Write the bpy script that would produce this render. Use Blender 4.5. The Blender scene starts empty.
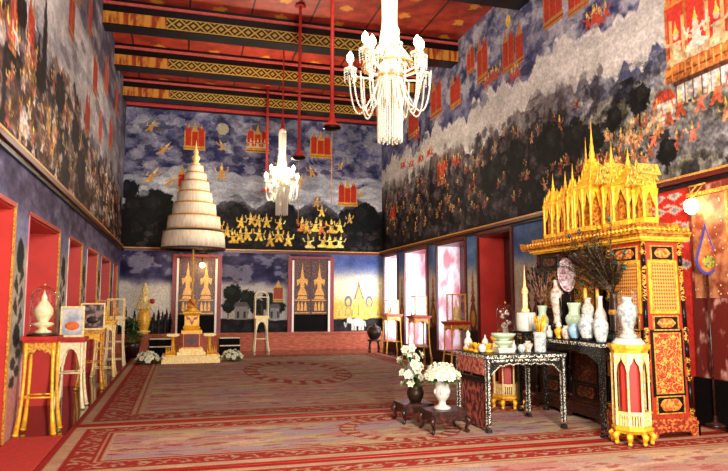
import bpy, math, random
import numpy as np
from mathutils import Vector, Matrix
random.seed(7)
PI = math.pi
sc = bpy.context.scene
COL = sc.collection

# ------------------------------------------------------------------ colour + materials
def lin(c):
    out = []
    for v in c[:3]:
        v = v / 255.0
        out.append(v / 12.92 if v <= 0.04045 else ((v + 0.055) / 1.055) ** 2.4)
    return tuple(out)
def L4(c): return lin(c) + (1.0,)

class Mat:
    """tiny node-graph helper around one Principled material"""
    def __init__(s, name, rough=0.5, metal=0.0):
        s.m = bpy.data.materials.new(name); s.m.use_nodes = True
        s.nt = s.m.node_tree; s.b = s.nt.nodes['Principled BSDF']
        s.b.inputs['Roughness'].default_value = rough
        s.b.inputs['Metallic'].default_value = metal
    def node(s, t, **kw):
        n = s.nt.nodes.new(t)
        for k, v in kw.items(): setattr(n, k, v)
        return n
    def link(s, a, b): s.nt.links.new(a, b)
    def put(s, sock, v):
        if isinstance(v, (int, float)): sock.default_value = v
        elif isinstance(v, tuple): sock.default_value = v
        else: s.link(v, sock)
    def math(s, op, a, b=0.0, c=0.0):
        n = s.node('ShaderNodeMath', operation=op)
        s.put(n.inputs[0], a); s.put(n.inputs[1], b)
        if op in ('SMOOTH_MIN', 'MULTIPLY_ADD', 'COMPARE'): s.put(n.inputs[2], c)
        return n.outputs[0]
    def step(s, v, lo, hi):
        n = s.node('ShaderNodeMapRange', interpolation_type='SMOOTHSTEP')
        s.put(n.inputs['Value'], v); n.inputs['From Min'].default_value = lo; n.inputs['From Max'].default_value = hi
        return n.outputs['Result']
    def xyz(s, which='Object'):
        t = s.node('ShaderNodeTexCoord'); x = s.node('ShaderNodeSeparateXYZ')
        s.link(t.outputs[which], x.inputs[0]); s.co = t.outputs[which]
        return x.outputs
    def noise(s, scale, detail=3.0, stretch=(1, 1, 1)):
        t = s.node('ShaderNodeTexCoord'); mp = s.node('ShaderNodeMapping'); mp.inputs['Scale'].default_value = stretch
        n = s.node('ShaderNodeTexNoise'); n.inputs['Scale'].default_value = scale; n.inputs['Detail'].default_value = detail
        s.link(t.outputs['Object'], mp.inputs[0]); s.link(mp.outputs[0], n.inputs['Vector'])
        return n.outputs['Fac']
    def voro(s, scale, feature='F1', stretch=(1, 1, 1)):
        t = s.node('ShaderNodeTexCoord'); mp = s.node('ShaderNodeMapping'); mp.inputs['Scale'].default_value = stretch
        n = s.node('ShaderNodeTexVoronoi', feature=feature); n.inputs['Scale'].default_value = scale
        s.link(t.outputs['Object'], mp.inputs[0]); s.link(mp.outputs[0], n.inputs['Vector'])
        return n.outputs['Distance']
    def mix(s, f, a, b):
        n = s.node('ShaderNodeMix', data_type='RGBA')
        s.put(n.inputs[0], f); s.put(n.inputs[6], a); s.put(n.inputs[7], b)
        return n.outputs[2]
    def color(s, c): s.put(s.b.inputs['Base Color'], c); return s
    def bump(s, h, strength=0.3, dist=0.01):
        n = s.node('ShaderNodeBump'); n.inputs['Strength'].default_value = strength; n.inputs['Distance'].default_value = dist
        s.link(h, n.inputs['Height']); s.link(n.outputs[0], s.b.inputs['Normal']); return s

def plain(name, c, rough=0.5, metal=0.0, var=0.18, scale=14.0):
    k = Mat(name, rough, metal)
    d = tuple(v * (1 - var) for v in lin(c)) + (1.0,); h = tuple(min(1, v * (1 + var)) for v in lin(c)) + (1.0,)
    k.color(k.mix(k.step(k.noise(scale), 0.3, 0.7), d, h))
    return k.m
def two(name, c1, c2, scale, lo=0.45, hi=0.55, rough=0.4, metal=0.0, stretch=(1, 1, 1), kind='noise', bump=0.0):
    k = Mat(name, rough, metal)
    f = k.noise(scale, 4, stretch) if kind == 'noise' else k.voro(scale, 'F1', stretch)
    f = k.step(f, lo, hi)
    k.color(k.mix(f, L4(c1), L4(c2)))
    if bump: k.bump(f, bump)
    return k.m
def emit(name, c, strength):
    k = Mat(name, 0.4); k.color(L4(c)); k.b.inputs['Emission Color'].default_value = L4(c); k.b.inputs['Emission Strength'].default_value = strength
    return k.m
def painted(name, rough=0.65, nscale=30.0, var=0.16):
    """a painted surface: its picture is a colour attribute, with a fine grain mixed in"""
    k = Mat(name, rough)
    a = k.node('ShaderNodeAttribute', attribute_name='paint')
    g = k.step(k.noise(nscale, 3), 0.25, 0.75)
    n = k.node('ShaderNodeMix', data_type='RGBA', blend_type='MULTIPLY'); n.inputs[0].default_value = 1.0
    k.link(a.outputs['Color'], n.inputs[6]); k.link(k.mix(g, (1 - 2 * var,) * 3 + (1,), (1 + var * .3,) * 3 + (1,)), n.inputs[7])
    k.b.inputs['Specular IOR Level'].default_value = .12
    k.color(n.outputs[2]); return k.m

M = {}
def build_materials():
    M['gold'] = two('gilding', (224, 150, 28), (250, 198, 56), 20, .3, .7, rough=.4, metal=.15)
    M['old_gold'] = two('aged_gilding', (168, 106, 36), (232, 172, 72), 40, .35, .65, rough=.4, metal=.15)
    M['cream'] = two('cream_paint', (226, 206, 150), (246, 232, 190), 20, .35, .65, rough=.45)
    M['cream_gold'] = two('cream_and_gold_paint', (238, 194, 96), (250, 236, 176), 30, .35, .65, rough=.4, metal=.1)
    M['red'] = plain('red_lacquer', (172, 34, 24), .4)
    M['rod_red'] = plain('red_sleeve_cloth', (188, 50, 42), .6)
    M['jamb_red'] = plain('red_painted_jamb', (190, 50, 40), .45, var=.08, scale=4)
    M['jamb_lac'] = two('daylit_red_lacquer', (214, 120, 130), (246, 236, 240), 3.2, .38, .6, rough=.3, stretch=(1, 1, .5))  # red lacquer whitened in its colour for the daylight falling on it
    M['dark_red'] = plain('dark_red_lacquer', (82, 18, 16), .35)
    M['brick'] = two('brick_red_plaster', (150, 66, 42), (192, 100, 66), 6, .3, .7, rough=.7, stretch=(1, 1, 5))
    M['black'] = plain('black_lacquer', (16, 13, 12), .3)
    M['dark_wood'] = two('dark_carved_wood', (30, 14, 10), (76, 34, 24), 30, .4, .65, rough=.35)
    M['pearl'] = two('mother_of_pearl_inlay', (206, 200, 182), (15, 12, 11), 95, .39, .44, rough=.25)
    M['pearl_dark'] = two('sparse_mother_of_pearl_inlay', (160, 150, 130), (13, 11, 10), 105, .33, .38, rough=.25)
    M['brocade'] = two('red_brocade', (112, 34, 26), (206, 122, 96), 30, .42, .58, rough=.6, stretch=(1, 1, .6))
    M['carved_red'] = two('carved_red_panel', (70, 20, 16), (182, 92, 74), 24, .42, .6, rough=.55, stretch=(1, 1, .5), bump=.4)
    M['porcelain'] = plain('white_porcelain', (196, 196, 184), .22, var=.06)
    M['celadon'] = plain('celadon_porcelain', (176, 196, 164), .18, var=.06)
    M['blue_white'] = two('painted_porcelain', (132, 146, 152), (200, 200, 190), 26, .36, .6, rough=.2)
    M['famille'] = two('enamelled_porcelain', (176, 128, 106), (202, 196, 182), 26, .38, .58, rough=.2)
    M['paleblue'] = plain('pale_blue_glaze', (140, 180, 204), .2)
    M['leaf'] = two('green_leaf', (36, 78, 28), (96, 146, 62), 12, .4, .6, rough=.45)
    M['petal'] = plain('white_petal', (222, 224, 198), .6, var=.06)
    M['petal_core'] = plain('yellow_flower_heart', (214, 200, 90), .6)
    M['feather'] = two('peacock_feather', (24, 18, 14), (120, 92, 60), 40, .4, .6, rough=.5)
    M['eye'] = two('peacock_eye', (20, 26, 36), (60, 104, 84), 60, .4, .6, rough=.35)
    M['twig'] = two('dried_twigs', (46, 26, 18), (160, 110, 80), 20, .4, .62, rough=.7)
    M['soot'] = plain('dark_bristle', (18, 12, 10), .8)
    M['umbrella'] = two('cream_silk', (214, 196, 168), (240, 226, 202), 9, .3, .7, rough=.55, stretch=(3, 3, .4))
    M['bulb'] = emit('lit_bulb', (255, 238, 190), 14)
    M['bulb_warm'] = emit('lit_warm_bulb', (255, 222, 140), 16)
    M['bronze'] = plain('dark_bronze', (52, 38, 26), .35, .5)
    M['blue_enamel'] = plain('blue_enamel', (62, 66, 150), .35)
    M['green_glass'] = two('green_mosaic', (60, 96, 40), (170, 160, 60), 30, .4, .6, rough=.3)
    M['orange_cloth'] = plain('orange_cloth', (216, 96, 30), .6)
    M['emblem_red'] = plain('dark_red_emblem', (128, 30, 34), .5)
    M['white_paint'] = plain('white_paint', (232, 222, 208), .5, var=.05)
    M['candle'] = plain('yellow_wax', (232, 176, 66), .5)
    M['black'].node_tree.nodes['Principled BSDF'].inputs['Specular IOR Level'].default_value = .25
    k = plain('dull_black', (11, 9, 9), .8); k.node_tree.nodes['Principled BSDF'].inputs['Specular IOR Level'].default_value = .1; M['dull_black'] = k
    # polished floor
    k = Mat('polished_dark_floor', .09)
    f = k.noise(5, 4); k.color(k.mix(k.step(f, .3, .7), L4((22, 9, 7)), L4((52, 20, 14)))); M['floor'] = k.m
    # ceiling boards: red with gold rosettes and dark seams
    k = Mat('red_ceiling_boards', .5)
    x, y, z = k.xyz()
    fx = k.math('SUBTRACT', k.math('FRACT', k.math('MULTIPLY', x, 1 / 1.35)), .5)
    fy = k.math('SUBTRACT', k.math('FRACT', k.math('MULTIPLY', y, 1 / .85)), .5)
    r = k.math('SQRT', k.math('ADD', k.math('POWER', k.math('MULTIPLY', fx, 1.35), 2), k.math('POWER', k.math('MULTIPLY', fy, .85), 2)))
    r = k.math('ADD', r, k.math('MULTIPLY', k.noise(9, 4), .34))
    ros = k.math('SUBTRACT', 1.0, k.step(r, .27, .33))
    seam = k.math('LESS_THAN', k.math('ABSOLUTE', k.math('SUBTRACT', k.math('FRACT', k.math('MULTIPLY', x, 1 / 1.35)), .02)), .016)
    c = k.mix(k.step(k.noise(3, 3), .3, .7), L4((122, 34, 20)), L4((172, 56, 34)))
    c = k.mix(ros, c, L4((206, 132, 44))); c = k.mix(seam, c, L4((34, 8, 6))); k.color(c); M['ceiling'] = k.m
    # gold lattice of the beams, with striped end pieces
    k = Mat('gilded_lattice_band', .4)
    x, y, z = k.xyz()
    P = .34
    P = .3; zq = k.math('MULTIPLY', z, 1 / .26); xq = k.math('MULTIPLY', x, 1 / P)
    def band(v): return k.math('ABSOLUTE', k.math('SUBTRACT', k.math('FRACT', v), .5))
    u = band(k.math('ADD', xq, zq)); v = band(k.math('SUBTRACT', xq, zq))
    lines_ = k.math('GREATER_THAN', k.math('MAXIMUM', u, v), .41)
    core = k.math('LESS_THAN', k.math('MAXIMUM', u, v), .2)
    rim = k.math('GREATER_THAN', k.math('ABSOLUTE', z), .112)
    lat = k.math('MAXIMUM', k.math('MAXIMUM', lines_, core), rim)
    body = k.mix(lat, L4((20, 9, 5)), L4((176, 140, 52)))
    st = k.step(k.noise(7, 3, (1, .1, .25)), .42, .55)
    stripes = k.mix(st, L4((140, 44, 16)), L4((196, 132, 46)))
    ends = k.math('GREATER_THAN', k.math('ABSOLUTE', x), 2.82)
    k.color(k.mix(ends, body, stripes)); M['lattice_band'] = k.m
    # cabinet lattice: gold ground, small red diamonds
    k = Mat('gold_lattice_panel', .4, .15)
    x, y, z = k.xyz()
    h = k.math('ADD', x, y)
    def tri(v, p): return k.math('ABSOLUTE', k.math('SUBTRACT', k.math('FRACT', k.math('MULTIPLY', v, 1 / p)), .5))
    d = k.math('ADD', tri(h, .034), tri(z, .04))
    k.color(k.mix(k.math('LESS_THAN', d, .42), L4((222, 160, 70)), L4((158, 62, 34)))); M['lattice'] = k.m
    # cabinet floral: gold scrolls on red
    k = Mat('gold_scrolls_on_red', .4)
    f = k.math('ABSOLUTE', k.math('SUBTRACT', k.noise(13, 1.2), .5))
    g = k.math('ABSOLUTE', k.math('SUBTRACT', k.noise(22, 1.0, (1.3, 1.3, 1)), .5))
    m = k.math('MAXIMUM', k.math('LESS_THAN', f, .028), k.math('LESS_THAN', g, .022))
    k.color(k.mix(m, L4((170, 50, 28)), L4((232, 166, 74)))); M['floral'] = k.m
    k = Mat('gilt_rinceau_on_black', .4)
    f = k.math('ABSOLUTE', k.math('SUBTRACT', k.noise(24, 1.5), .5))
    k.color(k.mix(k.math('LESS_THAN', f, .07), L4((26, 12, 8)), L4((206, 150, 50)))); M['gilt_black'] = k.m
    # glass
    k = Mat('clear_glass', .03)          # thin panes: clear, with a faint sheen at grazing angles
    tr = k.node('ShaderNodeBsdfTransparent'); gl = k.node('ShaderNodeBsdfGlossy'); gl.inputs['Roughness'].default_value = .04
    lw = k.node('ShaderNodeLayerWeight'); lw.inputs['Blend'].default_value = .28; mx = k.node('ShaderNodeMixShader')
    f = k.math('ADD', k.math('MULTIPLY', lw.outputs['Facing'], .55), .05)
    k.link(f, mx.inputs[0]); k.link(tr.outputs[0], mx.inputs[1]); k.link(gl.outputs[0], mx.inputs[2])
    k.link(mx.outputs[0], k.nt.nodes['Material Output'].inputs['Surface']); M['glass'] = k.m
    k = Mat('crystal', .08); k.color(L4((252, 246, 226))); k.b.inputs['Transmission Weight'].default_value = .35; k.b.inputs['IOR'].default_value = 1.5
    k.b.inputs['Specular IOR Level'].default_value = .9; M['crystal'] = k.m
    k = Mat('frosted_lamp_glass', .3); k.color(L4((255, 246, 220))); k.b.inputs['Emission Color'].default_value = L4((255, 236, 190)); k.b.inputs['Emission Strength'].default_value = 2.2
    M['lampglass'] = k.m
    for n in ('mural', 'carpet'): M[n] = painted(n, .62 if n == 'mural' else .9, 22 if n == 'mural' else 60)
    k = Mat('mosaic_panel', .4)
    v = k.voro(16); f = k.step(k.noise(7, 4), .35, .65)
    c = k.mix(f, L4((150, 62, 30)), L4((214, 132, 70))); c = k.mix(k.math('LESS_THAN', v, .2), c, L4((222, 176, 120))); k.color(c); M['mosaic'] = k.m
    M['jamb_pattern'] = two('red_painted_panel', (104, 30, 22), (206, 150, 130), 7, .54, .74, rough=.45, stretch=(1, 1, .6))
build_materials()

# ------------------------------------------------------------------ mesh builder
class MB:
    def __init__(s): s.v = []; s.f = []; s.mi = []; s.sm = []
    def add(s, vs, fs, mi=0, smooth=False, T=None):
        o = len(s.v)
        if T is not None: vs = [tuple(T @ Vector(p)) for p in vs]
        s.v += [tuple(p) for p in vs]; s.f += [tuple(i + o for i in f) for f in fs]
        s.mi += [mi] * len(fs); s.sm += [smooth] * len(fs); return s
    def box(s, c, d, mi=0, top=None, T=None):
        x, y, z = c; a, b, h = d[0] / 2, d[1] / 2, d[2] / 2
        tx, ty = (a, b) if top is None else (top[0] / 2, top[1] / 2)
        vs = [(x - a, y - b, z - h), (x + a, y - b, z - h), (x + a, y + b, z - h), (x - a, y + b, z - h),
              (x - tx, y - ty, z + h), (x + tx, y - ty, z + h), (x + tx, y + ty, z + h), (x - tx, y + ty, z + h)]
        return s.add(vs, [(3, 2, 1, 0), (4, 5, 6, 7), (0, 1, 5, 4), (1, 2, 6, 5), (2, 3, 7, 6), (3, 0, 4, 7)], mi, False, T)
    def bb(s, p, q, mi=0): return s.box([(a + b) / 2 for a, b in zip(p, q)], [abs(b - a) for a, b in zip(p, q)], mi)
    def lathe(s, prof, c=(0, 0, 0), n=20, mi=0, sx=1, sy=1, smooth=True, rot=0.0, T=None):
        vs = []; fs = []
        for r, z in prof:
            for i in range(n):
                a = 2 * PI * i / n + rot; vs.append((c[0] + r * sx * math.cos(a), c[1] + r * sy * math.sin(a), c[2] + z))
        for k in range(len(prof) - 1):
            for i in range(n):
                j = (i + 1) % n; fs.append((k * n + i, k * n + j, (k + 1) * n + j, (k + 1) * n + i))
        if prof[0][0] > 1e-5: fs.append(tuple(reversed(range(n))))
        if prof[-1][0] > 1e-5: fs.append(tuple(range((len(prof) - 1) * n, len(prof) * n)))
        return s.add(vs, fs, mi, smooth, T)
    def tube(s, pts, r, n=8, mi=0, closed=False, T=None):
        pts = [Vector(p) for p in pts]; m = len(pts); rs = r if isinstance(r, (list, tuple)) else [r] * m
        vs = []; fs = []; up = None
        for i, p in enumerate(pts):
            if closed: d = pts[(i + 1) % m] - pts[i - 1]
            else: d = pts[min(i + 1, m - 1)] - pts[max(i - 1, 0)]
            d = d.normalized() if d.length > 1e-9 else Vector((0, 0, 1))
            if up is None: up = Vector((1, 0, 0)) if abs(d.x) < .9 else Vector((0, 1, 0))
            a = (up - d * up.dot(d)); a = a.normalized() if a.length > 1e-6 else d.orthogonal().normalized()
            up = a; b = d.cross(a)
            for k in range(n):
                t = 2 * PI * k / n; vs.append(tuple(p + (a * math.cos(t) + b * math.sin(t)) * rs[i]))
        for i in range(m if closed else m - 1):
            i2 = (i + 1) % m
            for k in range(n):
                j = (k + 1) % n; fs.append((i * n + k, i * n + j, i2 * n + j, i2 * n + k))
        if not closed: fs.append(tuple(reversed(range(n)))); fs.append(tuple(range((m - 1) * n, m * n)))
        return s.add(vs, fs, mi, True, T)
    def ball(s, c, r, n=10, m=7, mi=0, sc=(1, 1, 1), T=None):
        prof = [(max(r * math.sin(PI * k / m), 1e-4), -r * math.cos(PI * k / m)) for k in range(m + 1)]
        prof = [(a, b * sc[2]) for a, b in prof]
        return s.lathe(prof, c, n, mi, sc[0], sc[1], True, 0.0, T)
    def prism(s, poly, t, T=None, mi=0):
        """poly in local XZ, extruded along +Y from 0 to t"""
        n = len(poly)
        vs = [(x, 0, z) for x, z in poly] + [(x, t, z) for x, z in poly]
        fs = [tuple(range(n)), tuple(reversed(range(n, 2 * n)))] + [(i, n + i, n + (i + 1) % n, (i + 1) % n) for i in range(n)]
        return s.add(vs, fs, mi, False, T)
    def leaf(s, base, d, L, w, bend=.25, mi=0, n=4):
        """a narrow two-sided blade with a fold, from base along d"""
        d = Vector(d).normalized(); side = d.cross(Vector((0, 0, 1)))
        side = side.normalized() if side.length > 1e-4 else Vector((1, 0, 0)); up = side.cross(d)
        vs = []; fs = []
        for i in range(n + 1):
            t = i / n; c = Vector(base) + d * (L * t) - Vector((0, 0, 1)) * (bend * L * t * t)
            ww = w * (math.sin(PI * (0.12 + .86 * t)) if i < n else 0.02)
            vs += [tuple(c - side * ww / 2), tuple(c - up * ww * .12), tuple(c + side * ww / 2)]
        for i in range(n):
            a = i * 3; fs += [(a, a + 1, a + 4, a + 3), (a + 1, a + 2, a + 5, a + 4)]
        return s.add(vs, fs, mi, True)
    def mesh(s, name, mats):
        me = bpy.data.meshes.new(name); me.from_pydata(s.v, [], s.f); me.update()
        for m in mats: me.materials.append(m)
        me.polygons.foreach_set('material_index', s.mi); me.polygons.foreach_set('use_smooth', s.sm)
        return me
    def build(s, name, mats, parent=None, loc=None, label=None):
        if not isinstance(mats, (list, tuple)): mats = [mats]
        mats = [M[m] if isinstance(m, str) else m for m in mats]
        o = bpy.data.objects.new(name, s.mesh(name, mats)); COL.objects.link(o)
        if parent is not None: o.parent = parent
        if loc is not None: o.location = loc
        if label: o['label'] = label
        return o

def thing(name, label, cat, loc=(0, 0, 0), rz=0.0, group=None):
    o = bpy.data.objects.new(name, None); COL.objects.link(o); o.empty_display_size = .1
    o.location = loc; o.rotation_euler = (0, 0, rz); o['label'] = label; o['category'] = cat
    if group: o['group'] = group
    return o
def tag(o, label, cat, group=None):
    o['label'] = label; o['category'] = cat
    if group: o['group'] = group
    return o
def struct(o): o['kind'] = 'structure'; return o
def kids(o): return [c for c in bpy.data.objects if c.parent == o]
def dup(root, loc, label, rz=None, group=None):
    def cp(o, par):
        c = o.copy(); COL.objects.link(c); c.parent = par
        for ch in kids(o): cp(ch, c)
        return c
    r = cp(root, None); r.location = loc; r['label'] = label
    if rz is not None: r.rotation_euler = (0, 0, rz)
    if group: r['group'] = group
    return r
def TR(x, y, z, rz=0, rx=0, ry=0, s=1):
    return Matrix.Translation((x, y, z)) @ Matrix.Rotation(rz, 4, 'Z') @ Matrix.Rotation(rx, 4, 'X') @ Matrix.Rotation(ry, 4, 'Y') @ Matrix.Scale(s, 4)

# ------------------------------------------------------------------ painting (murals and carpets)
def _h(ix, iy, seed):
    n = (ix.astype(np.int64) * 374761393 + iy.astype(np.int64) * 668265263 + seed * 1442695041) & 0x7fffffff
    n = ((n ^ (n >> 13)) * 1274126177) & 0x7fffffff
    return ((n ^ (n >> 16)) & 0xffff) / 65535.0
def vnoise(x, y, seed):
    ix = np.floor(x); iy = np.floor(y); fx = x - ix; fy = y - iy
    fx = fx * fx * (3 - 2 * fx); fy = fy * fy * (3 - 2 * fy)
    a = _h(ix, iy, seed); b = _h(ix + 1, iy, seed); c = _h(ix, iy + 1, seed); d = _h(ix + 1, iy + 1, seed)
    return (a * (1 - fx) + b * fx) * (1 - fy) + (c * (1 - fx) + d * fx) * fy
def fbm(x, y, seed, octv=4):
    t = 0; a = .5; n = 0
    for i in range(octv):
        t = t + a * vnoise(x * 2 ** i, y * 2 ** i, seed + i * 17); n += a; a *= .55
    return t / n
def sst(x, a, b):
    t = np.clip((x - a) / (b - a), 0, 1); return t * t * (3 - 2 * t)
def lines(a, b, fn, extra=()):
    """grid lines from a to b with spacing fn(position), plus exact extra lines"""
    out = [a]
    while out[-1] < b: out.append(out[-1] + fn(out[-1]))
    out[-1] = b
    out = [u for u in out if all(abs(u - e) > 1e-3 for e in extra)] + [e for e in extra if a <= e <= b]
    return np.array(sorted(out))

class Canvas:
    def __init__(s, us, zs, base):
        s.us = us; s.zs = zs
        s.U, s.Z = np.meshgrid(us, zs, indexing='ij')
        s.c = np.zeros(s.U.shape + (3,)); s.c[:] = base; s.asp = 1.0
        s.rng = random.Random(11)
    def sub(s, u0, u1, z0, z1):
        i0, i1 = np.searchsorted(s.us, [u0, u1]); j0, j1 = np.searchsorted(s.zs, [z0, z1])
        return slice(max(i0 - 1, 0), i1 + 1), slice(max(j0 - 1, 0), j1 + 1)
    def over(s, mask, col, sl=None):
        tgt = s.c if sl is None else s.c[sl]
        m = mask[..., None]; tgt[:] = tgt * (1 - m) + np.asarray(col, float) * m
    def poly(s, pts, col, a=1.0):
        us = [p[0] for p in pts]; zs = [p[1] for p in pts]
        sl = s.sub(min(us), max(us), min(zs), max(zs)); U = s.U[sl]; Z = s.Z[sl]
        if U.size == 0: return
        ins = np.zeros(U.shape, bool); n = len(pts)
        for i in range(n):
            x1, y1 = pts[i]; x2, y2 = pts[(i + 1) % n]
            if y1 == y2: continue
            ins ^= ((y1 > Z) != (y2 > Z)) & (U < (x2 - x1) * (Z - y1) / (y2 - y1) + x1)
        s.over(ins * a, col, sl)
    def rect(s, u0, u1, z0, z1, col, a=1.0): s.poly([(u0, z0), (u1, z0), (u1, z1), (u0, z1)], col, a)
    def ell(s, u, z, ru, rz, col, a=1.0, rag=0.0, seed=3, fine=9.0):
        sl = s.sub(u - ru * 1.5, u + ru * 1.5, z - rz * 1.5, z + rz * 1.5); U = s.U[sl]; Z = s.Z[sl]
        if U.size == 0: return
        d = np.sqrt(((U - u) / ru) ** 2 + ((Z - z) / rz) ** 2)
        if rag: d = d + (fbm(U / ru * fine / 3, Z / rz * fine / 3, seed, 3) - .5) * 2 * rag
        s.over((1 - sst(d, .9, 1.05)) * a, col, sl)
    def ring(s, u, z, ru, rz, w, col, a=1.0):
        sl = s.sub(u - ru * 1.2, u + ru * 1.2, z - rz * 1.2, z + rz * 1.2); U = s.U[sl]; Z = s.Z[sl]
        d = np.sqrt(((U - u) / ru) ** 2 + ((Z - z) / rz) ** 2)
        s.over((np.abs(d - 1) < w) * a, col, sl)
    # --- motifs
    def figure(s, u, z, h, col, lean=0.0, skin=(206, 170, 110), kneel=False):
        """a small kneeling or dancing figure with a tall pointed headdress"""
        k = h; w = k * s.asp
        g = lambda pts: [(u + (x + lean * y) * w, z + y * k) for x, y in pts]
        if kneel: s.poly(g([(-.34, 0), (.36, 0), (.3, .14), (.12, .24), (.1, .5), (-.12, .5), (-.16, .22), (-.36, .12)]), col)
        else: s.poly(g([(-.26, 0), (-.1, .02), (0, .2), (.12, .0), (.28, .04), (.16, .3), (.12, .55), (-.12, .55), (-.14, .3)]), col)
        sd = 1 if s.rng.random() < .5 else -1
        s.poly(g([(.08 * sd, .5), (.34 * sd, .42), (.42 * sd, .68), (.36 * sd, .7), (.3 * sd, .5), (.08 * sd, .42)]), skin)
        s.poly(g([(-.08 * sd, .5), (-.3 * sd, .56), (-.34 * sd, .8), (-.4 * sd, .78), (-.36 * sd, .5), (-.1 * sd, .42)]), col)
        s.ell(u + lean * .63 * w, z + .64 * k, .085 * w, .085 * k, skin)
        s.poly(g([(-.1, .7), (.1, .7), (.04, .82), (0, 1.02), (-.04, .82)]), (236, 190, 84))
    def pavilion(s, u, z, w, h, red=(186, 50, 32), gold=(206, 142, 58), bays=3, people=False):
        s.rect(u - w / 2 * 1.1, u + w / 2 * 1.1, z, z + h * .14, gold)
        s.rect(u - w / 2 * 1.1, u + w / 2 * 1.1, z + h * .05, z + h * .07, (120, 60, 26))
        s.rect(u - w / 2, u + w / 2, z + h * .14, z + h * .66, red)
        for i in range(bays + 1):
            x = u - w / 2 + w * i / bays; s.rect(x - w * .022, x + w * .022, z + h * .14, z + h * .66, gold)
        for i in range(bays):
            x = u - w / 2 + w * (i + .5) / bays
            if people: s.figure(x, z + h * .15, h * .36, (214, 180, 140), 0, (222, 190, 160), True)
            s.poly([(x - w / bays * .5, z + h * .64), (x + w / bays * .5, z + h * .64), (x + w / bays * .22, z + h * .78), (x, z + h * (1.0 if i == bays // 2 else .9)), (x - w / bays * .22, z + h * .78)], red if i != bays // 2 else gold)
            s.poly([(x - w / bays * .2, z + h * .78), (x, z + h * .72), (x + w / bays * .2, z + h * .78), (x, z + h * (1.0 if i == bays // 2 else .9))], gold, .8)
    def tree(s, u, z, r, col=(26, 28, 24), seed=1, asp=1.0):
        s.rect(u - r * .08 * asp, u + r * .08 * asp, z - r * 1.7, z, (40, 28, 20))
        s.ell(u, z, r * asp, r, col, 1, .35, seed, 11)
        s.ell(u - r * .3 * asp, z + r * .3, r * .45 * asp, r * .4, tuple(c * 1.7 + 8 for c in col), .6, .5, seed + 5, 14)
    def dabs(s, n, u0, u1, z0, z1, ru, rz, pal, a=.8, rag=.5, keep=None):
        for i in range(n):
            u = s.rng.uniform(u0, u1); z = s.rng.uniform(z0, z1)
            if keep and not keep(u, z): continue
            k = s.rng.uniform(.5, 1.5)
            s.ell(u, z, ru * k, rz * k * s.rng.uniform(.6, 1.4), s.rng.choice(pal), a * s.rng.uniform(.5, 1), rag, i % 97, 8)
    def grain(s, amt=1.0, su=1.0, sz=1.0, split=5.0):
        amt = amt * (.22 + .88 * (1 - sst(s.Z, split - .4, split + .4)))
        g = 1 + amt * ((fbm(s.U * 9 * su, s.Z * 9 * sz, 901, 3) - .5) * .9 + (fbm(s.U * 26 * su, s.Z * 26 * sz, 905, 2) - .5) * .7)
        s.c[:] = s.c * np.clip(g, .25, 1.8)[..., None]
    def lin(s):
        c = np.clip(s.c, 0, 255) / 255.0
        return np.where(c <= .04045, c / 12.92, ((c + .055) / 1.055) ** 2.4)

def canvas_object(name, cv, to3d, mat, holes=(), flip=False, extra=None):
    """turn a canvas into a mesh whose colour attribute is the painting; holes are (u0,u1,z0,z1)"""
    nu, nz = cv.U.shape
    P = to3d(cv.U, cv.Z).reshape(-1, 3)
    um = (cv.us[:-1] + cv.us[1:]) / 2; zm = (cv.zs[:-1] + cv.zs[1:]) / 2
    keep = np.ones((nu - 1, nz - 1), bool)
    for a, b, c, d in holes: keep &= ~(((um > a) & (um < b))[:, None] & ((zm > c) & (zm < d))[None, :])
    i, j = np.nonzero(keep)
    a = i * nz + j; q = np.stack([a, a + nz, a + nz + 1, a + 1], 1)
    if flip: q = q[:, ::-1]
    used = np.zeros(nu * nz, bool); used[q.ravel()] = True
    remap = np.cumsum(used) - 1; q = remap[q]; P = P[used]; colr = cv.lin().reshape(-1, 3)[used]
    mats = [M[mat]]; V = P; nq = len(q); ev = []; ef = []
    if extra is not None:
        ev = np.array(extra.v, float); ef = [tuple(k + len(P) for k in f) for f in extra.f]
        V = np.vstack([P, ev]); mats.append(M['white_paint'] if name.startswith('wall') else M['red'])
    me = bpy.data.meshes.new(name)
    tot = nq * 4 + sum(len(f) for f in ef)
    me.vertices.add(len(V)); me.vertices.foreach_set('co', V.astype(np.float32).ravel())
    me.loops.add(tot); me.polygons.add(nq + len(ef))
    li = np.concatenate([q.ravel(), np.array([k for f in ef for k in f], int)]).astype(np.int32)
    me.loops.foreach_set('vertex_index', li)
    st = np.concatenate([np.arange(nq) * 4, nq * 4 + np.cumsum([0] + [len(f) for f in ef])[:len(ef)]]).astype(np.int32)
    me.polygons.foreach_set('loop_start', st)
    for m in mats: me.materials.append(m)
    me.polygons.foreach_set('material_index', np.array([0] * nq + [1] * len(ef), np.int32))
    me.update(calc_edges=True); me.validate()
    at = me.attributes.new('paint', 'FLOAT_COLOR', 'POINT')
    full = np.ones((len(V), 4), np.float32) * .5; full[:, 3] = 1; full[:len(P), :3] = colr
    at.data.foreach_set('color', full.ravel())
    o = bpy.data.objects.new(name, me); COL.objects.link(o); return o

XL, XR, YB, YF, ZC = -1.76, 6.48, 20.4, -2.0, 8.0
LEFT_OPEN = [(4.0, 5.6), (6.1, 7.73), (8.36, 10.43), (11.21, 12.71), (13.35, 15.04), (15.67, 17.69), (18.4, 19.57)]
RIGHT_OPEN = [(8.55, 10.4), (11.61, 13.17), (13.81, 15.6), (16.24, 18.1), (18.75, 20.1)]
LZ, RZ = 2.55, 3.0

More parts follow.
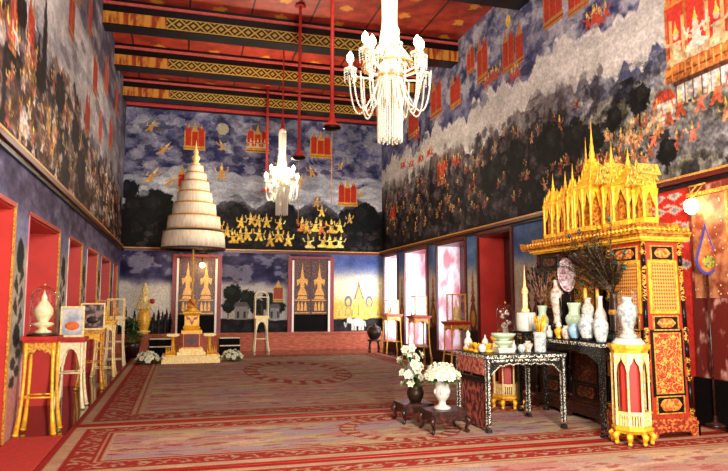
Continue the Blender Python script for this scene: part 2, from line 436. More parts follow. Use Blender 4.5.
def paint_right():
    us = lines(5.2, YB, lambda y: .011 * max(1, (y / 7.0) ** 1.5), [e for o in RIGHT_OPEN for e in o] + [6.86, 7.8])
    zs = lines(0.0, ZC, lambda z: .014 if z > 3.1 else .022, [RZ])
    cv = Canvas(us, zs, (90, 90, 112)); U, Z = cv.U, cv.Z; R = cv.rng
    n1 = fbm(U * .9, Z * 1.3, 1); n2 = fbm(U * 2.6, Z * 2.6, 5); n3 = fbm(U * 7, Z * 7, 9, 3)
    # upper sky
    cv.c[:] = np.array((92, 94, 128)) + (n2 - .5)[..., None] * np.array((190, 180, 160)) + (n3 - .5)[..., None] * 50
    cv.over(sst(n1 + (n3 - .5) * .3, .5, .66) * .75, (190, 188, 194)); cv.over(sst(1 - n2, .6, .75) * .7, (40, 44, 84))
    # clouds with scalloped crests
    crest = 5.92 + .12 * np.sin(U * 2.1) + .16 * np.abs(np.sin(U * 4.3 + 1)) + .07 * np.abs(np.sin(U * 11)) + (fbm(U * 3, Z * 0, 8, 3) - .5) * .5
    g = sst(crest - Z, 0, .05)
    cl = np.array((204, 200, 194)) + (fbm(U * 1.6, Z * 3, 31) - .5)[..., None] * 60 + (n3 - .5)[..., None] * 22
    cv.c[:] = cv.c * (1 - g[..., None]) + cl * g[..., None]
    cv.over((np.abs(crest - Z - .05) < .05) * .55, (238, 228, 222))
    far = sst(U, 10.5, 14.5); cv.over(g * far * .15, (150, 148, 156))
    # far ridge and dark rocks
    ridge = 5.12 + .2 * np.sin(U * 1.3 + .6) + .22 * np.abs(np.sin(U * 3.7)) + .12 * np.abs(np.sin(U * 9.1 + .4)) + (fbm(U * 6, Z * 0, 4, 3) - .5) * .34 - .1
    peak = 5.5 - 2.4 * np.abs(U - 9.86); ridge = np.maximum(ridge, np.where(np.abs(U - 9.86) < .5, peak, 0))
    m = sst(ridge - Z, 0, .03)
    dep = np.clip((ridge - Z) / 1.1, 0, 1)[..., None]
    rock = np.array((116, 104, 106)) * (1 - dep) + np.array((8, 7, 9)) * dep + (fbm(U * 5, Z * 3, 41) - .5)[..., None] * 90 * (1 - dep * .6)
    near = 1 - sst(U, 8.3, 10.0)[..., None]
    blue = np.array((84, 88, 118)) + (n2 - .5)[..., None] * 50
    low = np.array((128, 124, 114)) + (n2 - .5)[..., None] * 90
    t = sst(5.0 - Z + (n1 - .5) * .5, 0, .3)[..., None]
    nearc = blue * (1 - t) + low * t
    cv.c[:] = cv.c * (1 - m[..., None]) + (rock * (1 - near) + nearc * near) * m[..., None]
    # forest
    trees = sst(fbm(U * 2.2, Z * 2.6, 77) + (4.5 - Z) * .16 * (U > 8) - (U < 8) * .07, .5, .6) * (Z < 4.9) * m
    cv.over(trees * .92, (20, 20, 22))
    cv.over(sst(n3, .62, .75) * (Z < 4.6) * .28 * sst(U, 8, 10), (92, 74, 70))
    RK = [(24, 22, 26), (14, 13, 16), (52, 46, 48), (96, 88, 88), (70, 62, 62)]
    cv.dabs(900, 8.6, 20, 3.25, 5.0, .13, .1, RK, .8)
    cv.dabs(260, 8.6, 20, 4.7, 5.3, .1, .14, [(120, 112, 114), (60, 54, 58), (150, 144, 142), (34, 30, 34)], .7)
    cv.dabs(420, 5.4, 9.2, 3.25, 4.6, .07, .06, [(26, 25, 28), (60, 58, 56), (150, 146, 134), (110, 108, 104), (84, 84, 60)], .8)
    cv.dabs(160, 5.4, 9.6, 4.6, 5.1, .09, .05, [(60, 64, 90), (150, 150, 150), (108, 112, 132), (40, 42, 56)], .6)
    cv.dabs(260, 5.4, 20, 6.0, 8, .2, .12, [(170, 168, 178), (52, 54, 96), (120, 120, 140), (200, 196, 196), (36, 36, 60)], .5)
    cv.dabs(120, 5.4, 20, 5.3, 5.9, .3, .06, [(222, 218, 212), (172, 170, 168)], .35)
    # a pale road and grey rocks near the ledge, close to the camera
    cv.over(sst(.28 - np.abs(Z - 3.55 - .16 * np.sin(U * 3)), 0, .1) * (U < 8.3) * .75, (118, 116, 120))
    cv.over(sst(n2, .55, .66) * (Z < 3.9) * (U < 8.6) * .8, (34, 32, 36))
    for u, z, h, w, b, p in [(11.6, 6.3, 1.05, .46, 2, 0), (11.15, 6.3, .95, .3, 1, 0), (9.92, 6.6, 1.1, .6, 3, 0), (9.15, 6.5, 1.0, .55, 3, 0), (12.8, 6.5, 1.2, .5, 2, 0), (14.3, 6.35, .95, .62, 2, 0),
                             (15.55, 6.45, 1.2, .75, 2, 0), (17.3, 6.35, 1.1, .8, 2, 0), (18.9, 6.5, 1.0, .7, 2, 0), (8.0, 6.7, 1.1, .6, 3, 0), (15.3, 4.55, .85, .45, 2, 0), (19.25, 4.1, .6, .5, 2, 0), (13.4, 6.9, .8, .4, 2, 0)]:
        cv.pavilion(u, z, w, h, (176, 62, 46), (180, 120, 70), b, bool(p))
    cv.ell(11.58, 7.4, .09, .14, (240, 190, 70))
    cv.pavilion(6.62, 4.52, 1.05, 1.65, (206, 62, 50), (184, 106, 52), 3, True)
    for x in (6.18, 6.42, 6.84, 7.06): cv.rect(x - .03, x + .03, 4.75, 5.4, (214, 170, 110))
    cv.figure(6.62, 4.86, .55, (230, 204, 186), 0, (236, 206, 186), True); cv.asp = .7
    for k in range(9): cv.rect(6.1 + k * .12, 6.12 + k * .12, 4.54, 4.74, (226, 150, 84))
    for k in range(8): cv.poly([(6.12 + k * .13, 5.6), (6.25 + k * .13, 5.6), (6.185 + k * .13, 5.95)], (206, 132, 66))
    cv.asp = 1.0
    # white hall with figures, small roofs
    cv.rect(5.9, 7.0, 4.2, 4.47, (196, 190, 182)); cv.rect(5.9, 7.05, 4.45, 4.52, (80, 50, 40))
    cv.rect(7.05, 7.45, 4.0, 4.3, (190, 182, 172)); cv.poly([(7.0, 4.3), (7.5, 4.3), (7.35, 4.48), (7.12, 4.46)], (196, 74, 54))
    for i in range(9):
        cv.rect(6.1 + i * .15, 6.12 + i * .15, 4.2, 4.45, (110, 70, 56))
    for u, z, h in [(6.35, 4.0, .42), (6.62, 3.98, .36), (6.95, 4.0, .4), (7.16, 3.94, .34), (7.36, 3.86, .34), (7.5, 3.72, .3), (6.2, 3.74, .32), (6.75, 3.62, .3), (7.1, 3.55, .34), (7.3, 3.44, .26)]:
        cv.figure(u, z, h, R.choice([(206, 96, 62), (196, 130, 90), (214, 110, 84)]), R.uniform(-.2, .2))
    for i in range(60):     # orange-brown figures in the near forest
        u = R.uniform(7.4, 9.0); z = R.uniform(3.5, 4.2)
        cv.figure(u, z, R.uniform(.12, .24), R.choice([(196, 116, 70), (170, 84, 54), (208, 150, 100)]), R.uniform(-.4, .4))
    for i in range(120):    # and far along the wall
        u = R.uniform(9.2, 20); z = R.choice([R.uniform(3.5, 4.1), R.uniform(4.2, 5.0)])
        cv.figure(u, z, R.uniform(.16, .3), R.choice([(150, 90, 62), (116, 72, 56), (168, 120, 90), (140, 58, 44)]), R.uniform(-.4, .4))
    for u, z in [(16.6, 5.5), (17.4, 5.45), (15.9, 5.5), (18.1, 5.55), (14.9, 4.9), (14.2, 4.85), (12.4, 6.3), (12.0, 6.35), (11.2, 6.05), (8.6, 6.1), (8.4, 6.05), (16.9, 6.2)]:
        for k in range(3): cv.figure(u + k * .14, z + R.uniform(-.05, .05), .34, (188, 76, 54), R.uniform(-.2, .2))
    for u, z, r in [(8.9, 4.15, .28), (8.35, 4.35, .2), (7.75, 4.5, .24), (9.4, 4.3, .34), (10.2, 4.4, .4), (7.25, 3.6, .2), (11.4, 4.4, .4), (12.6, 4.2, .4)]: cv.tree(u, z, r, (22, 22, 22), int(u * 9))
    cv.grain(.9)
    # below the ledge: piers, blue sky over cream, with candelabra-like trees
    b = Z < 3.06
    low = np.array((190, 178, 160)) + (n2 - .5)[..., None] * 40
    tt = sst(Z + (n1 - .5) * .5, 2.1, 2.6)[..., None]
    lowc = low * (1 - tt) + (np.array((78, 106, 152)) + (n2 - .5)[..., None] * 60) * tt
    tb = sst(.95 - Z + (n2 - .5) * .4, 0, .15)[..., None]; lowc = lowc * (1 - tb) + np.array((58, 36, 32)) * tb
    cv.c[b] = lowc[b]
    for u in (13.5, 15.92, 18.42, 11.1, 10.75):
        for k in range(7):
            zz = 1.0 + k * .17; w = .2 * (1 - k / 8.5)
            cv.poly([(u - w, zz), (u + w, zz), (u + w * .4, zz + .16), (u, zz + .2), (u - w * .4, zz + .16)], (120, 56, 40) if k < 4 else (150, 90, 70))
        cv.ell(u, 1.12, .2, .3, (120, 60, 34)); cv.ell(u, 1.12, .11, .2, (180, 130, 60))
    # near bays beyond the cabinet: red panel with white and gold cloud scrolls
    sl = (U > 6.84) & (U < 8.5) & b
    cv.c[sl] = (np.array((206, 52, 40)) + (n3 - .5)[..., None] * 30)[sl]
    for z in (2.0, 2.25, 2.5, 2.75, 2.95):
        for u in (7.0, 7.3, 7.6, 7.9, 8.2):
            uu = u + (.15 if int(z * 4) % 2 else 0)
            cv.poly([(uu - .14, z), (uu, z - .07), (uu + .14, z), (uu, z + .07)], (226, 196, 180), .95)
            cv.poly([(uu - .07, z), (uu, z - .035), (uu + .07, z), (uu, z + .035)], (130, 130, 140), .9)
            cv.poly([(uu - .3, z + .06), (uu - .05, z + .05), (uu - .18, z + .1)], (230, 206, 190), .9)
    sl = (U < 6.84) & b; cv.c[sl] = (110, 30, 22)
    cv.rect(5.2, 9.6, 2.98, 3.1, (190, 50, 36))
    return cv

def paint_left():
    us = lines(5.2, YB, lambda y: .035 * max(1, (y / 8.0) ** 1.3), [e for o in LEFT_OPEN for e in o])
    zs = lines(0.0, ZC, lambda z: .02, [LZ])
    cv = Canvas(us, zs, (120, 116, 118)); U, Z = cv.U, cv.Z; R = cv.rng; R.seed(4)
    n1 = fbm(U * .8, Z * 1.2, 101); n2 = fbm(U * 2.0, Z * 3, 105); n3 = fbm(U * 4, Z * 9, 109, 3)
    cv.c[:] = np.array((186, 184, 184)) + (n2 - .5)[..., None] * 90 + (n3 - .5)[..., None] * 30
    sky = sst(Z, 6.1, 6.6); cv.over(sky * .9, (58, 56, 78)); cv.over(sky * sst(n2, .5, .6) * .7, (120, 112, 120))
    cv.over(sst(U, 13.0, 16.0) * .55, (62, 58, 78))
    ridge = 4.72 + .24 * np.sin(U * 1.1 + 2) + .2 * np.abs(np.sin(U * 2.9)) + (fbm(U * 4, Z * 0, 6, 3) - .5) * .5 - .02 * (U - 8)
    m = sst(ridge - Z, 0, .05)
    g = np.array((112, 88, 72)) + (fbm(U * 2.4, Z * 5, 141) - .5)[..., None] * 150
    cv.c[:] = cv.c * (1 - m[..., None]) + g * m[..., None]
    cv.over(m * sst(fbm(U * 1.6, Z * 2.2, 177) + (3.9 - Z) * .05 + (U - 9) * .02, .46, .56) * .92, (26, 22, 24))
    cv.over(m * sst(n3, .58, .7) * .5, (190, 120, 86)); cv.over(m * sst(n2, .6, .7) * sst(n3, .5, .6) * .6, (214, 196, 186))
    cv.dabs(600, 5.4, 20, 3.2, 4.7, .2, .09, [(28, 24, 26), (16, 14, 16), (150, 130, 124), (206, 196, 190), (110, 70, 56), (60, 50, 54)], .85)
    cv.dabs(240, 5.4, 20, 4.6, 7.8, .4, .12, [(206, 204, 204), (140, 140, 150), (70, 68, 88), (178, 176, 178)], .5)
    for i in range(9): cv.ell(cv.rng.uniform(6.2, 9.5), cv.rng.uniform(3.5, 5.2), .1, cv.rng.uniform(.3, .6), (26, 22, 24), .85, .4, i)
    for u, z, h, w in [(7.95, 4.2, 1.0, .34), (7.2, 4.1, .9, .3), (10.5, 5.6, 1.0, .5), (12.6, 4.6, .9, .6), (11.0, 6.4, 1.0, .5), (13.4, 5.6, 1.0, .6), (15.2, 6.2, 1.0, .7), (9.3, 6.3, 1.0, .4), (14.5, 4.9, .9, .5), (16.5, 5.2, 1.0, .7), (12.4, 6.4, 1.0, .4), (17.6, 6.4, 1, .7)]:
        cv.pavilion(u, z, w, h, (172, 66, 52), (168, 112, 76), 2)
    cv.ell(9.2, 3.9, .13, .2, (220, 170, 90)); cv.ell(9.55, 3.75, .12, .25, (214, 160, 80)); cv.asp = 1.3
    for i in range(120):
        u = R.uniform(6.4, 11.5) if i < 75 else R.uniform(11, 20); z = R.uniform(3.2, 4.4)
        cv.figure(u, z, R.uniform(.18, .4), R.choice([(170, 110, 82), (196, 160, 140), (150, 82, 68), (206, 192, 180), (130, 102, 76)]), R.uniform(-.3, .3))
    for u, z, r in [(8.6, 4.3, .22), (9.9, 4.5, .3), (11.4, 4.3, .3), (7.5, 4.7, .2), (12.2, 3.8, .4), (10.6, 3.5, .3)]: cv.tree(u, z, r, (24, 22, 22), int(u * 7), 1.3)
    cv.grain(.9, .6, 1, 4.8)
    b = Z < 3.06
    low = np.array((172, 166, 152)) + (n2 - .5)[..., None] * 90
    t = sst(Z + (n1 - .5) * .4, 1.9, 2.4)[..., None]
    c = low * (1 - t) + (np.array((112, 114, 148)) + (n2 - .5)[..., None] * 80) * t
    t = sst(Z + (n2 - .5) * .6, 2.5, 2.75)[..., None]; c = c * (1 - t) + (np.array((74, 66, 96)) + (n3 - .5)[..., None] * 110 + (n2 - .5)[..., None] * 60) * t
    cv.c[b] = c[b]
    cv.over(sst(.8 - Z, 0, .3) * .85 * (Z < 1.2), (190, 122, 116))
    for a, bb in zip([o[1] for o in LEFT_OPEN[:-1]], [o[0] for o in LEFT_OPEN[1:]]):
        u = (a + bb) / 2
        cv.ell(u, 2.02, .18, .2, (30, 34, 34), 1, .2, 4); cv.ell(u, 1.12, .16, .14, (36, 38, 36), 1, .2, 5)
        for k in range(5):
            zz = 1.2 + k * .12; sgn = (-1) ** k
            cv.poly([(u, zz), (u + sgn * .24, zz + .12), (u + sgn * .12, zz + .26), (u + sgn * .04, zz + .14)], (66, 58, 50))
        for k in range(4):
            cv.ell(u + (.1 if k % 2 else -.1), .62 + k * .1, .12, .07, (50, 46, 42), .9, .3, k)
    return cv

def paint_back():
    us = lines(XL, XR, lambda x: .017); zs = lines(.5, ZC, lambda z: .017)
    cv = Canvas(us, zs, (80, 80, 104)); U, Z = cv.U, cv.Z; R = cv.rng; R.seed(9)
    n1 = fbm(U * .9, Z * 1.1, 201); n2 = fbm(U * 2.4, Z * 2.8, 205); n3 = fbm(U * 8, Z * 8, 209, 3)
    cv.c[:] = np.array((100, 98, 126)) + (n2 - .5)[..., None] * np.array((190, 180, 170)) + (n3 - .5)[..., None] * 46
    cv.over(sst(n1, .55, .68) * .6, (146, 142, 152)); cv.over(sst(1 - n2, .58, .7) * .7, (34, 36, 78))
    # swept clouds
    crest = 5.55 + .2 * np.sin(U * 1.7 + .5) + .16 * np.abs(np.sin(U * 3.4)) + (n1 - .5) * .8
    g = sst(crest - Z, 0, .08)[..., None]
    cl = np.array((172, 174, 182)) + (fbm(U * 2, Z * 6, 231) - .5)[..., None] * 110
    cv.c[:] = cv.c * (1 - g) + cl * g
    for u, z, r in [(.6, 5.1, .7), (4.6, 6.2, .7), (-1.0, 4.9, .5), (5.9, 5.3, .6), (5.6, 6.6, .5), (3.2, 5.5, .5)]:
        for k in range(3): cv.ring(u, z, r * (1 - k * .22), r * .5 * (1 - k * .2), .05, (196, 198, 208), .35)
    mt = 4.95 - .6 * np.abs(((U + .45) / 1.35) % 1 - .5) * 1.6 + (fbm(U * 4, Z * 0, 6, 3) - .5) * .2
    m = sst(mt - Z, 0, .04); dk = np.clip((mt - Z) / .5, 0, 1)[..., None]
    cv.c[:] = cv.c * (1 - m[..., None]) + (np.array((96, 94, 102)) * (1 - dk) + np.array((18, 16, 18)) * dk) * m[..., None]
    cv.over((Z < 4.3 + (n2 - .5) * .5) * .96, (14, 12, 13))
    cv.over(sst(n3, .64, .76) * (Z < 4.6) * .3, (86, 76, 70))
    cv.dabs(300, -1.7, 6.4, 5.6, 7.6, .16, .1, [(180, 176, 186), (50, 52, 100), (34, 34, 60), (140, 138, 150)], .6)
    cv.dabs(160, -1.7, 6.4, 4.7, 5.7, .22, .07, [(206, 206, 212), (120, 122, 134), (160, 160, 168)], .6)
    cv.dabs(420, -1.7, 6.4, 3.15, 4.4, .1, .08, [(10, 9, 10), (22, 20, 22), (40, 36, 36), (64, 58, 54)], .8)
    for u, z, r in [(-1.35, 4.35, .42), (-.75, 4.4, .5), (-1.6, 4.9, .3), (1.7, 4.3, .3), (5.9, 4.3, .5), (5.3, 4.2, .35), (-.2, 4.2, .4), (3.2, 4.4, .35)]: cv.tree(u, z, r, (18, 19, 18), int(u * 10) + 40)
    for u, z, w, h, p in [(.3, 6.25, .6, .95, 0), (2.27, 6.3, .68, .95, 1), (4.35, 6.25, .68, .95, 0), (5.28, 4.68, .62, .95, 0), (-.05, 4.95, .22, .8, 0), (.62, 5.1, .2, .4, 0)]:
        cv.pavilion(u, z, w, h, (186, 48, 30), (206, 150, 62), 3 if w > .3 else 1, bool(p))
    cv.ell(1.15, 7.0, .2, .2, (190, 176, 140), .9, .2)
    for u, z, h, l in [(-1.1, 6.75, .42, .5), (-.75, 6.05, .42, .8), (-1.1, 5.15, .5, .7), (-.55, 5.05, .42, .9), (1.15, 5.35, .55, 0), (1.2, 6.3, .35, -.4), (3.6, 5.2, .5, .3), (4.1, 5.6, .42, -.3), (4.2, 4.6, .4, .2), (.0, 4.55, .4, .4), (5.0, 5.9, .3, .4), (2.9, 5.8, .34, .4), (5.7, 5.0, .3, .3)]:
        cv.figure(u, z, h, (206, 150, 72), l, (226, 190, 120))
    gold = [(244, 196, 84), (230, 176, 70), (250, 214, 120)]
    for i in range(6): cv.figure(1.75 + i * .31 + R.uniform(-.07, .07), 3.26 + R.uniform(0, .2), .5, R.choice(gold), R.uniform(-.25, .25), (248, 214, 130))
    for i in range(5): cv.figure(1.75 + i * .3 + R.uniform(-.08, .08), 3.82 + R.uniform(-.1, .14), .44, R.choice(gold), R.uniform(-.25, .25), (248, 214, 130))
    for i in range(4): cv.figure(4.05 + i * .33 + R.uniform(-.06, .06), 3.24 + R.uniform(0, .05), .46, R.choice(gold), R.uniform(-.25, .25), (246, 206, 120), True)
    for i in range(6): cv.figure(3.75 + i * .24 + R.uniform(-.06, .06), 3.7 + R.uniform(-.05, .12), .5, R.choice(gold[:2]) if i % 3 else (206, 120, 60), R.uniform(-.2, .2), (240, 200, 120), i % 2 == 0)
    for i in range(3): cv.figure(1.1 + i * .24, 3.3 + R.uniform(0, .5), .45, gold[1], R.uniform(-.2, .2), (246, 206, 120), i % 2 == 0)
    cv.figure(5.35, 4.1, .36, (220, 170, 80)); cv.figure(4.4, 4.3, .4, gold[0])
    cv.grain(.75, 1, 1, 4.6)
    # ---- lower register
    b = Z < 3.06
    sky = np.array((62, 58, 92)) + (n2 - .5)[..., None] * 120; puffs = sst(fbm(U * 3, Z * 5, 261), .5, .62)[..., None]
    sky = sky * (1 - puffs * .6) + np.array((176, 172, 190)) * puffs * .6
    pale = np.array((220, 212, 200)) + (n2 - .5)[..., None] * 24
    t = sst(2.25 - Z + (n1 - .5) * .4, 0, .35)[..., None]; lowc = sky * (1 - t) + pale * t
    mid = (U > 1.25) & (U < 3.3)
    greyed = lowc * .78 + np.array((30, 30, 36)) * .22
    lowc = np.where(mid[..., None], greyed, lowc)
    rt = U > 4.7
    cream = np.array((236, 220, 180)) + (n3 - .5)[..., None] * 16; tb = sst(Z + (n2 - .5) * .2, 2.1, 2.75)[..., None]
    rtc = cream * (1 - tb) + (np.array((70, 84, 130)) + (n2 - .5)[..., None] * 70) * tb
    yl = sst(1.75 - Z + (n2 - .5) * .3, 0, .4)[..., None]; rtc = rtc * (1 - yl) + np.array((238, 184, 72)) * yl
    lowc = np.where(rt[..., None], rtc, lowc)
    dk = sst(.98 - Z + (n2 - .5) * .15, 0, .05)[..., None]; lowc = lowc * (1 - dk) + (np.array((30, 28, 30)) + (n3 - .5)[..., None] * 60) * dk
    cv.c[b] = lowc[b]
    for u, z, r in [(1.6, 1.75, .3), (2.05, 1.6, .28), (1.45, 1.35, .2), (2.75, 1.5, .3), (3.05, 1.35, .2), (2.35, 1.35, .25)]: cv.tree(u, z, r, (20, 24, 20), int(u * 20))
    for u, w, h in [(1.85, .4, .4), (2.9, .3, .35)]:
        cv.rect(u - w / 2, u + w / 2, .95, .95 + h, (130, 126, 124)); cv.poly([(u - w * .65, .95 + h), (u + w * .65, .95 + h), (u + w * .4, 1.1 + h), (u - w * .4, 1.1 + h)], (86, 82, 84))
        for k in (-.1, .1): cv.rect(u + k - .03, u + k + .03, 1.0, 1.2, (50, 46, 46))
    cv.pavilion(3.0, 1.5, .3, .7, (150, 70, 50), (196, 150, 80), 1)
    for k in range(7):      # gilded spires of the right-hand panel
        u = 5.0 + k * .22; h = [.5, .62, .55, .95, .55, .62, .5][k]
        cv.poly([(u - .13, 1.0), (u + .13, 1.0), (u + .07, 1.0 + h * .55), (u, 1.0 + h), (u - .07, 1.0 + h * .55)], (238, 196, 104)); cv.poly([(u - .03, 1.05), (u + .03, 1.05), (u, 1.0 + h * .6)], (196, 130, 50))
    cv.poly([(5.5, 1.6), (5.85, 1.6), (5.72, 1.95), (5.67, 2.25), (5.62, 1.95)], (196, 84, 50)); cv.poly([(5.56, 1.62), (5.8, 1.62), (5.67, 2.0)], (240, 200, 120))
    for s_ in (-1, 1):
        cv.ring(5.67 + s_ * .36, 1.5, .1, .16, .3, (120, 116, 120)); cv.ring(5.67 + s_ * .36, 1.2, .08, .14, .3, (206, 160, 80))
    e = (206, 204, 192)   # white elephant
    cv.ell(5.62, .84, .24, .13, e); cv.ell(5.36, .9, .1, .1, e); cv.poly([(5.28, .92), (5.32, .9), (5.24, .7), (5.2, .86), (5.16, .84), (5.22, .64)], e)
    for x in (5.46, 5.56, 5.7, 5.8): cv.rect(x - .04, x + .04, .58, .8, e)
    cv.poly([(5.84, .9), (5.9, .86), (5.92, .7), (5.88, .7)], e)
    for u, h in [(-1.55, .5), (-1.3, .4), (-.75, .32), (-.62, .42), (-.5, .36), (-.38, .44), (-.28, .3)]: cv.poly([(u - .05, .9), (u + .05, .9), (u + .03, .9 + h * .7), (u, .9 + h), (u - .03, .9 + h * .7)], (46, 42, 44))
    return cv

RED = (150, 42, 34)
def paint_carpet(x0, x1, y0, y1, step, ovals, sx=.2, bands=(.07, .2, .24, .62, .66, .8), dark=1.0):
    us = lines(x0, x1, lambda x: step * 1.3); vs = lines(y0, y1, lambda y: step * max(1, y / 7))
    cv = Canvas(us, vs, RED); U, V = cv.U, cv.Z
    n1 = fbm(U * .7, V * 2.4, 301); n2 = fbm(U * 1.6, V * 7, 305); n3 = fbm(U * 5, V * 16, 309, 3)
    fld = np.array((182, 150, 132)) + (n3 - .5)[..., None] * 60
    c = fld.copy()
    for nn, lo, hi, col in [(n1, .52, .64, (176, 166, 118)), (n2, .54, .66, (178, 112, 108)), (1 - n2, .56, .68, (206, 178, 138)), (fbm(U * 1.3, V * 5, 333), .56, .66, (158, 138, 152)), (n3, .6, .7, (150, 70, 62))]:
        k = sst(nn, lo, hi)[..., None] * .75; c = c * (1 - k) + np.array(col) * k
    cv.c[:] = c
    d = np.minimum(np.minimum(U - x0, x1 - U), np.minimum(V - y0, y1 - V))
    beige = np.array((180, 148, 116)) + (n3 - .5)[..., None] * 40
    b0, b1, b2, b3, b4, b5 = bands
    def put(msk, col): cv.c[msk] = (np.broadcast_to(col, cv.c.shape))[msk]
    put(d < b5, beige); put((d > b4) & (d < b4 + .03), RED); put(d < b4, beige)
    along = np.where(np.minimum(U - x0, x1 - U) < np.minimum(V - y0, y1 - V), V, U)
    w = np.sin(along * 15 + 2 * np.sin(d * 14)) * .6 + np.sin(along * 37 + d * 40) * .3 + (fbm(U * 16, V * 16, 350, 2) - .5) * 1.6
    pat = (np.abs(w) < .26)
    put(d < b3, RED); put((d < b3 - .03) & (d > b2 + .03) & pat, beige * .95)
    put(d < b2, beige); put((d > b1) & (d < b2), RED); put(d < b1, beige); put(d < b0, RED)
    for u, v, ru, rv in ovals:
        q = np.sqrt(((U - u) / ru) ** 2 + ((V - v) / rv) ** 2)
        ww = np.sin(np.arctan2((V - v) / rv, (U - u) / ru) * 22) * .5 + (fbm(U * 9, V * 9, 360, 2) - .5)
        put((q > .74) & (q < 1), np.array((150, 60, 52))); put((q > .76) & (q < .97) & (ww > -.05), beige)
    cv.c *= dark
    return cv

# ------------------------------------------------------------------ the room
def build_room():
    TH = .68
    # floor / ceiling
    m = MB(); m.bb((XL - TH, YF, -.2), (XR + TH, YB + .4, 0)); struct(m.build('floor', 'floor'))
    m = MB(); m.bb((XL - TH, YF, ZC), (XR + TH, YB + .4, ZC + .2)); o = struct(m.build('ceiling', 'ceiling'))
    # side walls: painted face + solid piers behind it
    def slab(x0, x1, opens, ztop):
        e = MB(); e.bb((x0, YF, ztop), (x1, YB, ZC)); y = YF
        for a, b in opens: e.bb((x0, y, 0), (x1, a, ztop)); y = b
        e.bb((x0, y, 0), (x1, YB, ztop)); return e
    cv = paint_left()
    struct(canvas_object('wall_left', cv, lambda u, z: np.stack([np.full_like(u, XL), u, z], -1), 'mural', [(a, b, 0, LZ) for a, b in LEFT_OPEN], True, slab(XL - TH, XL - .004, LEFT_OPEN, LZ)))
    cv = paint_right()
    struct(canvas_object('wall_right', cv, lambda u, z: np.stack([np.full_like(u, XR), u, z], -1), 'mural', [(a, b, .25, RZ) for a, b in RIGHT_OPEN], False, slab(XR + .004, XR + TH, RIGHT_OPEN, RZ)))
    cv = paint_back()
    e = MB(); e.bb((XL - TH, YB + .004, 0), (XR + TH, YB + .3, ZC))
    struct(canvas_object('wall_back', cv, lambda u, z: np.stack([u, np.full_like(u, YB), z], -1), 'mural', [], False, e))
    # plinth along the back wall
    m = MB(); m.bb((XL, YB - .22, 0), (XR, YB - .002, .5)); m.bb((XL, YB - .25, .5), (XR, YB - .002, .55)); m.bb((XL, YB - .25, 0), (XR, YB - .002, .07))
    struct(m.build('baseboard_back', 'brick'))
    # ledges
    def ledge(name, sgn, x):
        o = MB(); o.bb((x, YF, 3.09), (x - sgn * .08, YB, 3.15)); o = struct(o.build(name, 'dark_red'))
        t = MB(); t.bb((x - sgn * .05, YF, 3.151), (x - sgn * .085, YB, 3.18)); t.build('gilded_fillet', 'old_gold', o)
        t = MB(); t.bb((x, YF, 3.03), (x - sgn * .04, YB, 3.085)); t.build('red_fillet', 'black', o)
    ledge('trim_1', -1, XL); ledge('trim_2', 1, XR)
    m = MB(); m.bb((XL + .1, YB - .08, 3.04), (XR - .1, YB - .003, 3.12)); m = struct(m.build('trim_3', 'dark_red'))
    t = MB(); t.bb((XL + .1, YB - .1, 3.125), (XR - .1, YB - .003, 3.15)); t.build('gilded_fillet', 'old_gold', m)
    m = MB(); m.bb((XL, YB - .14, 7.48), (XR, YB - .003, 8.0)); m = struct(m.build('trim_4', 'black'))
    t = MB(); t.bb((XL, YB - .2, 7.5), (XR, YB - .145, 7.6)); t.build('red_moulding', 'rod_red', m)
    # windows: left (deep red openings with a gilded edge)
    for i, (a, b) in enumerate(LEFT_OPEN):
        m = MB(); m.bb((XL - TH, a, 0), (XL - TH + .03, b, LZ))                              # closed shutters at the back
        w = struct(m.build('window_%d' % (i + 1), 'jamb_red'))
        m = MB(); m.bb((XL - TH + .03, b - .03, 0), (XL - .013, b - .001, LZ - .002)); m.bb((XL - TH + .03, a + .001, 0), (XL - .031, a + .03, LZ - .002)); m.build('jamb_lining', 'jamb_red', w)
        m = MB(); m.bb((XL - TH + .03, a + .03, LZ - .04), (XL - .02, b - .03, LZ - .001)); m.build('lintel', 'red', w)
        m = MB(); m.bb((XL - .012, b - .04, 0), (XL + .01, b + .008, LZ + .03)); m.build('gilded_edge', 'old_gold', w)
        m = MB(); m.bb((XL - .02, a, LZ - .02), (XL + .012, b - .041, LZ + .03)); m.build('red_edge', 'red', w)
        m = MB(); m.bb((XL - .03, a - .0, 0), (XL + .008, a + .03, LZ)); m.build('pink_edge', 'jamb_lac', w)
    # windows: right (open shutters, daylight lamps, and daylight painted as white into the lacquer jambs)
    for i, (a, b) in enumerate(RIGHT_OPEN):
        z0 = .25; lit = i > 0
        m = MB(); m.bb((XR + TH - .05, b - .62 if lit else a, z0), (XR + TH - .01, b - .03, RZ))
        w = struct(m.build('window_%d' % (i + 8), 'dark_red'))
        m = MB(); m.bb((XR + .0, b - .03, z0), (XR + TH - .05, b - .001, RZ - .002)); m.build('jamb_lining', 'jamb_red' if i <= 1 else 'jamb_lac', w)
        m = MB(); m.bb((XR, a + .001, z0), (XR + TH, a + .03, RZ - .002)); m.bb((XR + .0, a + .03, RZ - .04), (XR + TH, b - .03, RZ - .001)); m.bb((XR, a + .03, z0 - .0), (XR + TH, b - .03, z0 + .02)); m.build('near_lining', 'dark_red', w)
        m = MB(); m.bb((XR - .04, a - .03, z0), (XR + .01, a + .05, RZ + .04)); m.bb((XR - .04, b - .03, z0), (XR + .01, b + .03, RZ + .04)); m.bb((XR - .045, a, RZ - .01), (XR + .01, b, RZ + .06)); m.build('frame', 'dark_red', w)
    # near door on the right: mosaic panel in gilded mouldings
    m = MB(); m.bb((XR - .06, 5.2, 0), (XR - .004, 6.84, 3.0)); d = struct(m.build('door_3', 'jamb_pattern'))
    m = MB(); m.bb((XR - .075, 5.25, 1.55), (XR - .0605, 6.78, 2.86)); m.build('mosaic_panel', 'mosaic_dull', d)
    m = MB()
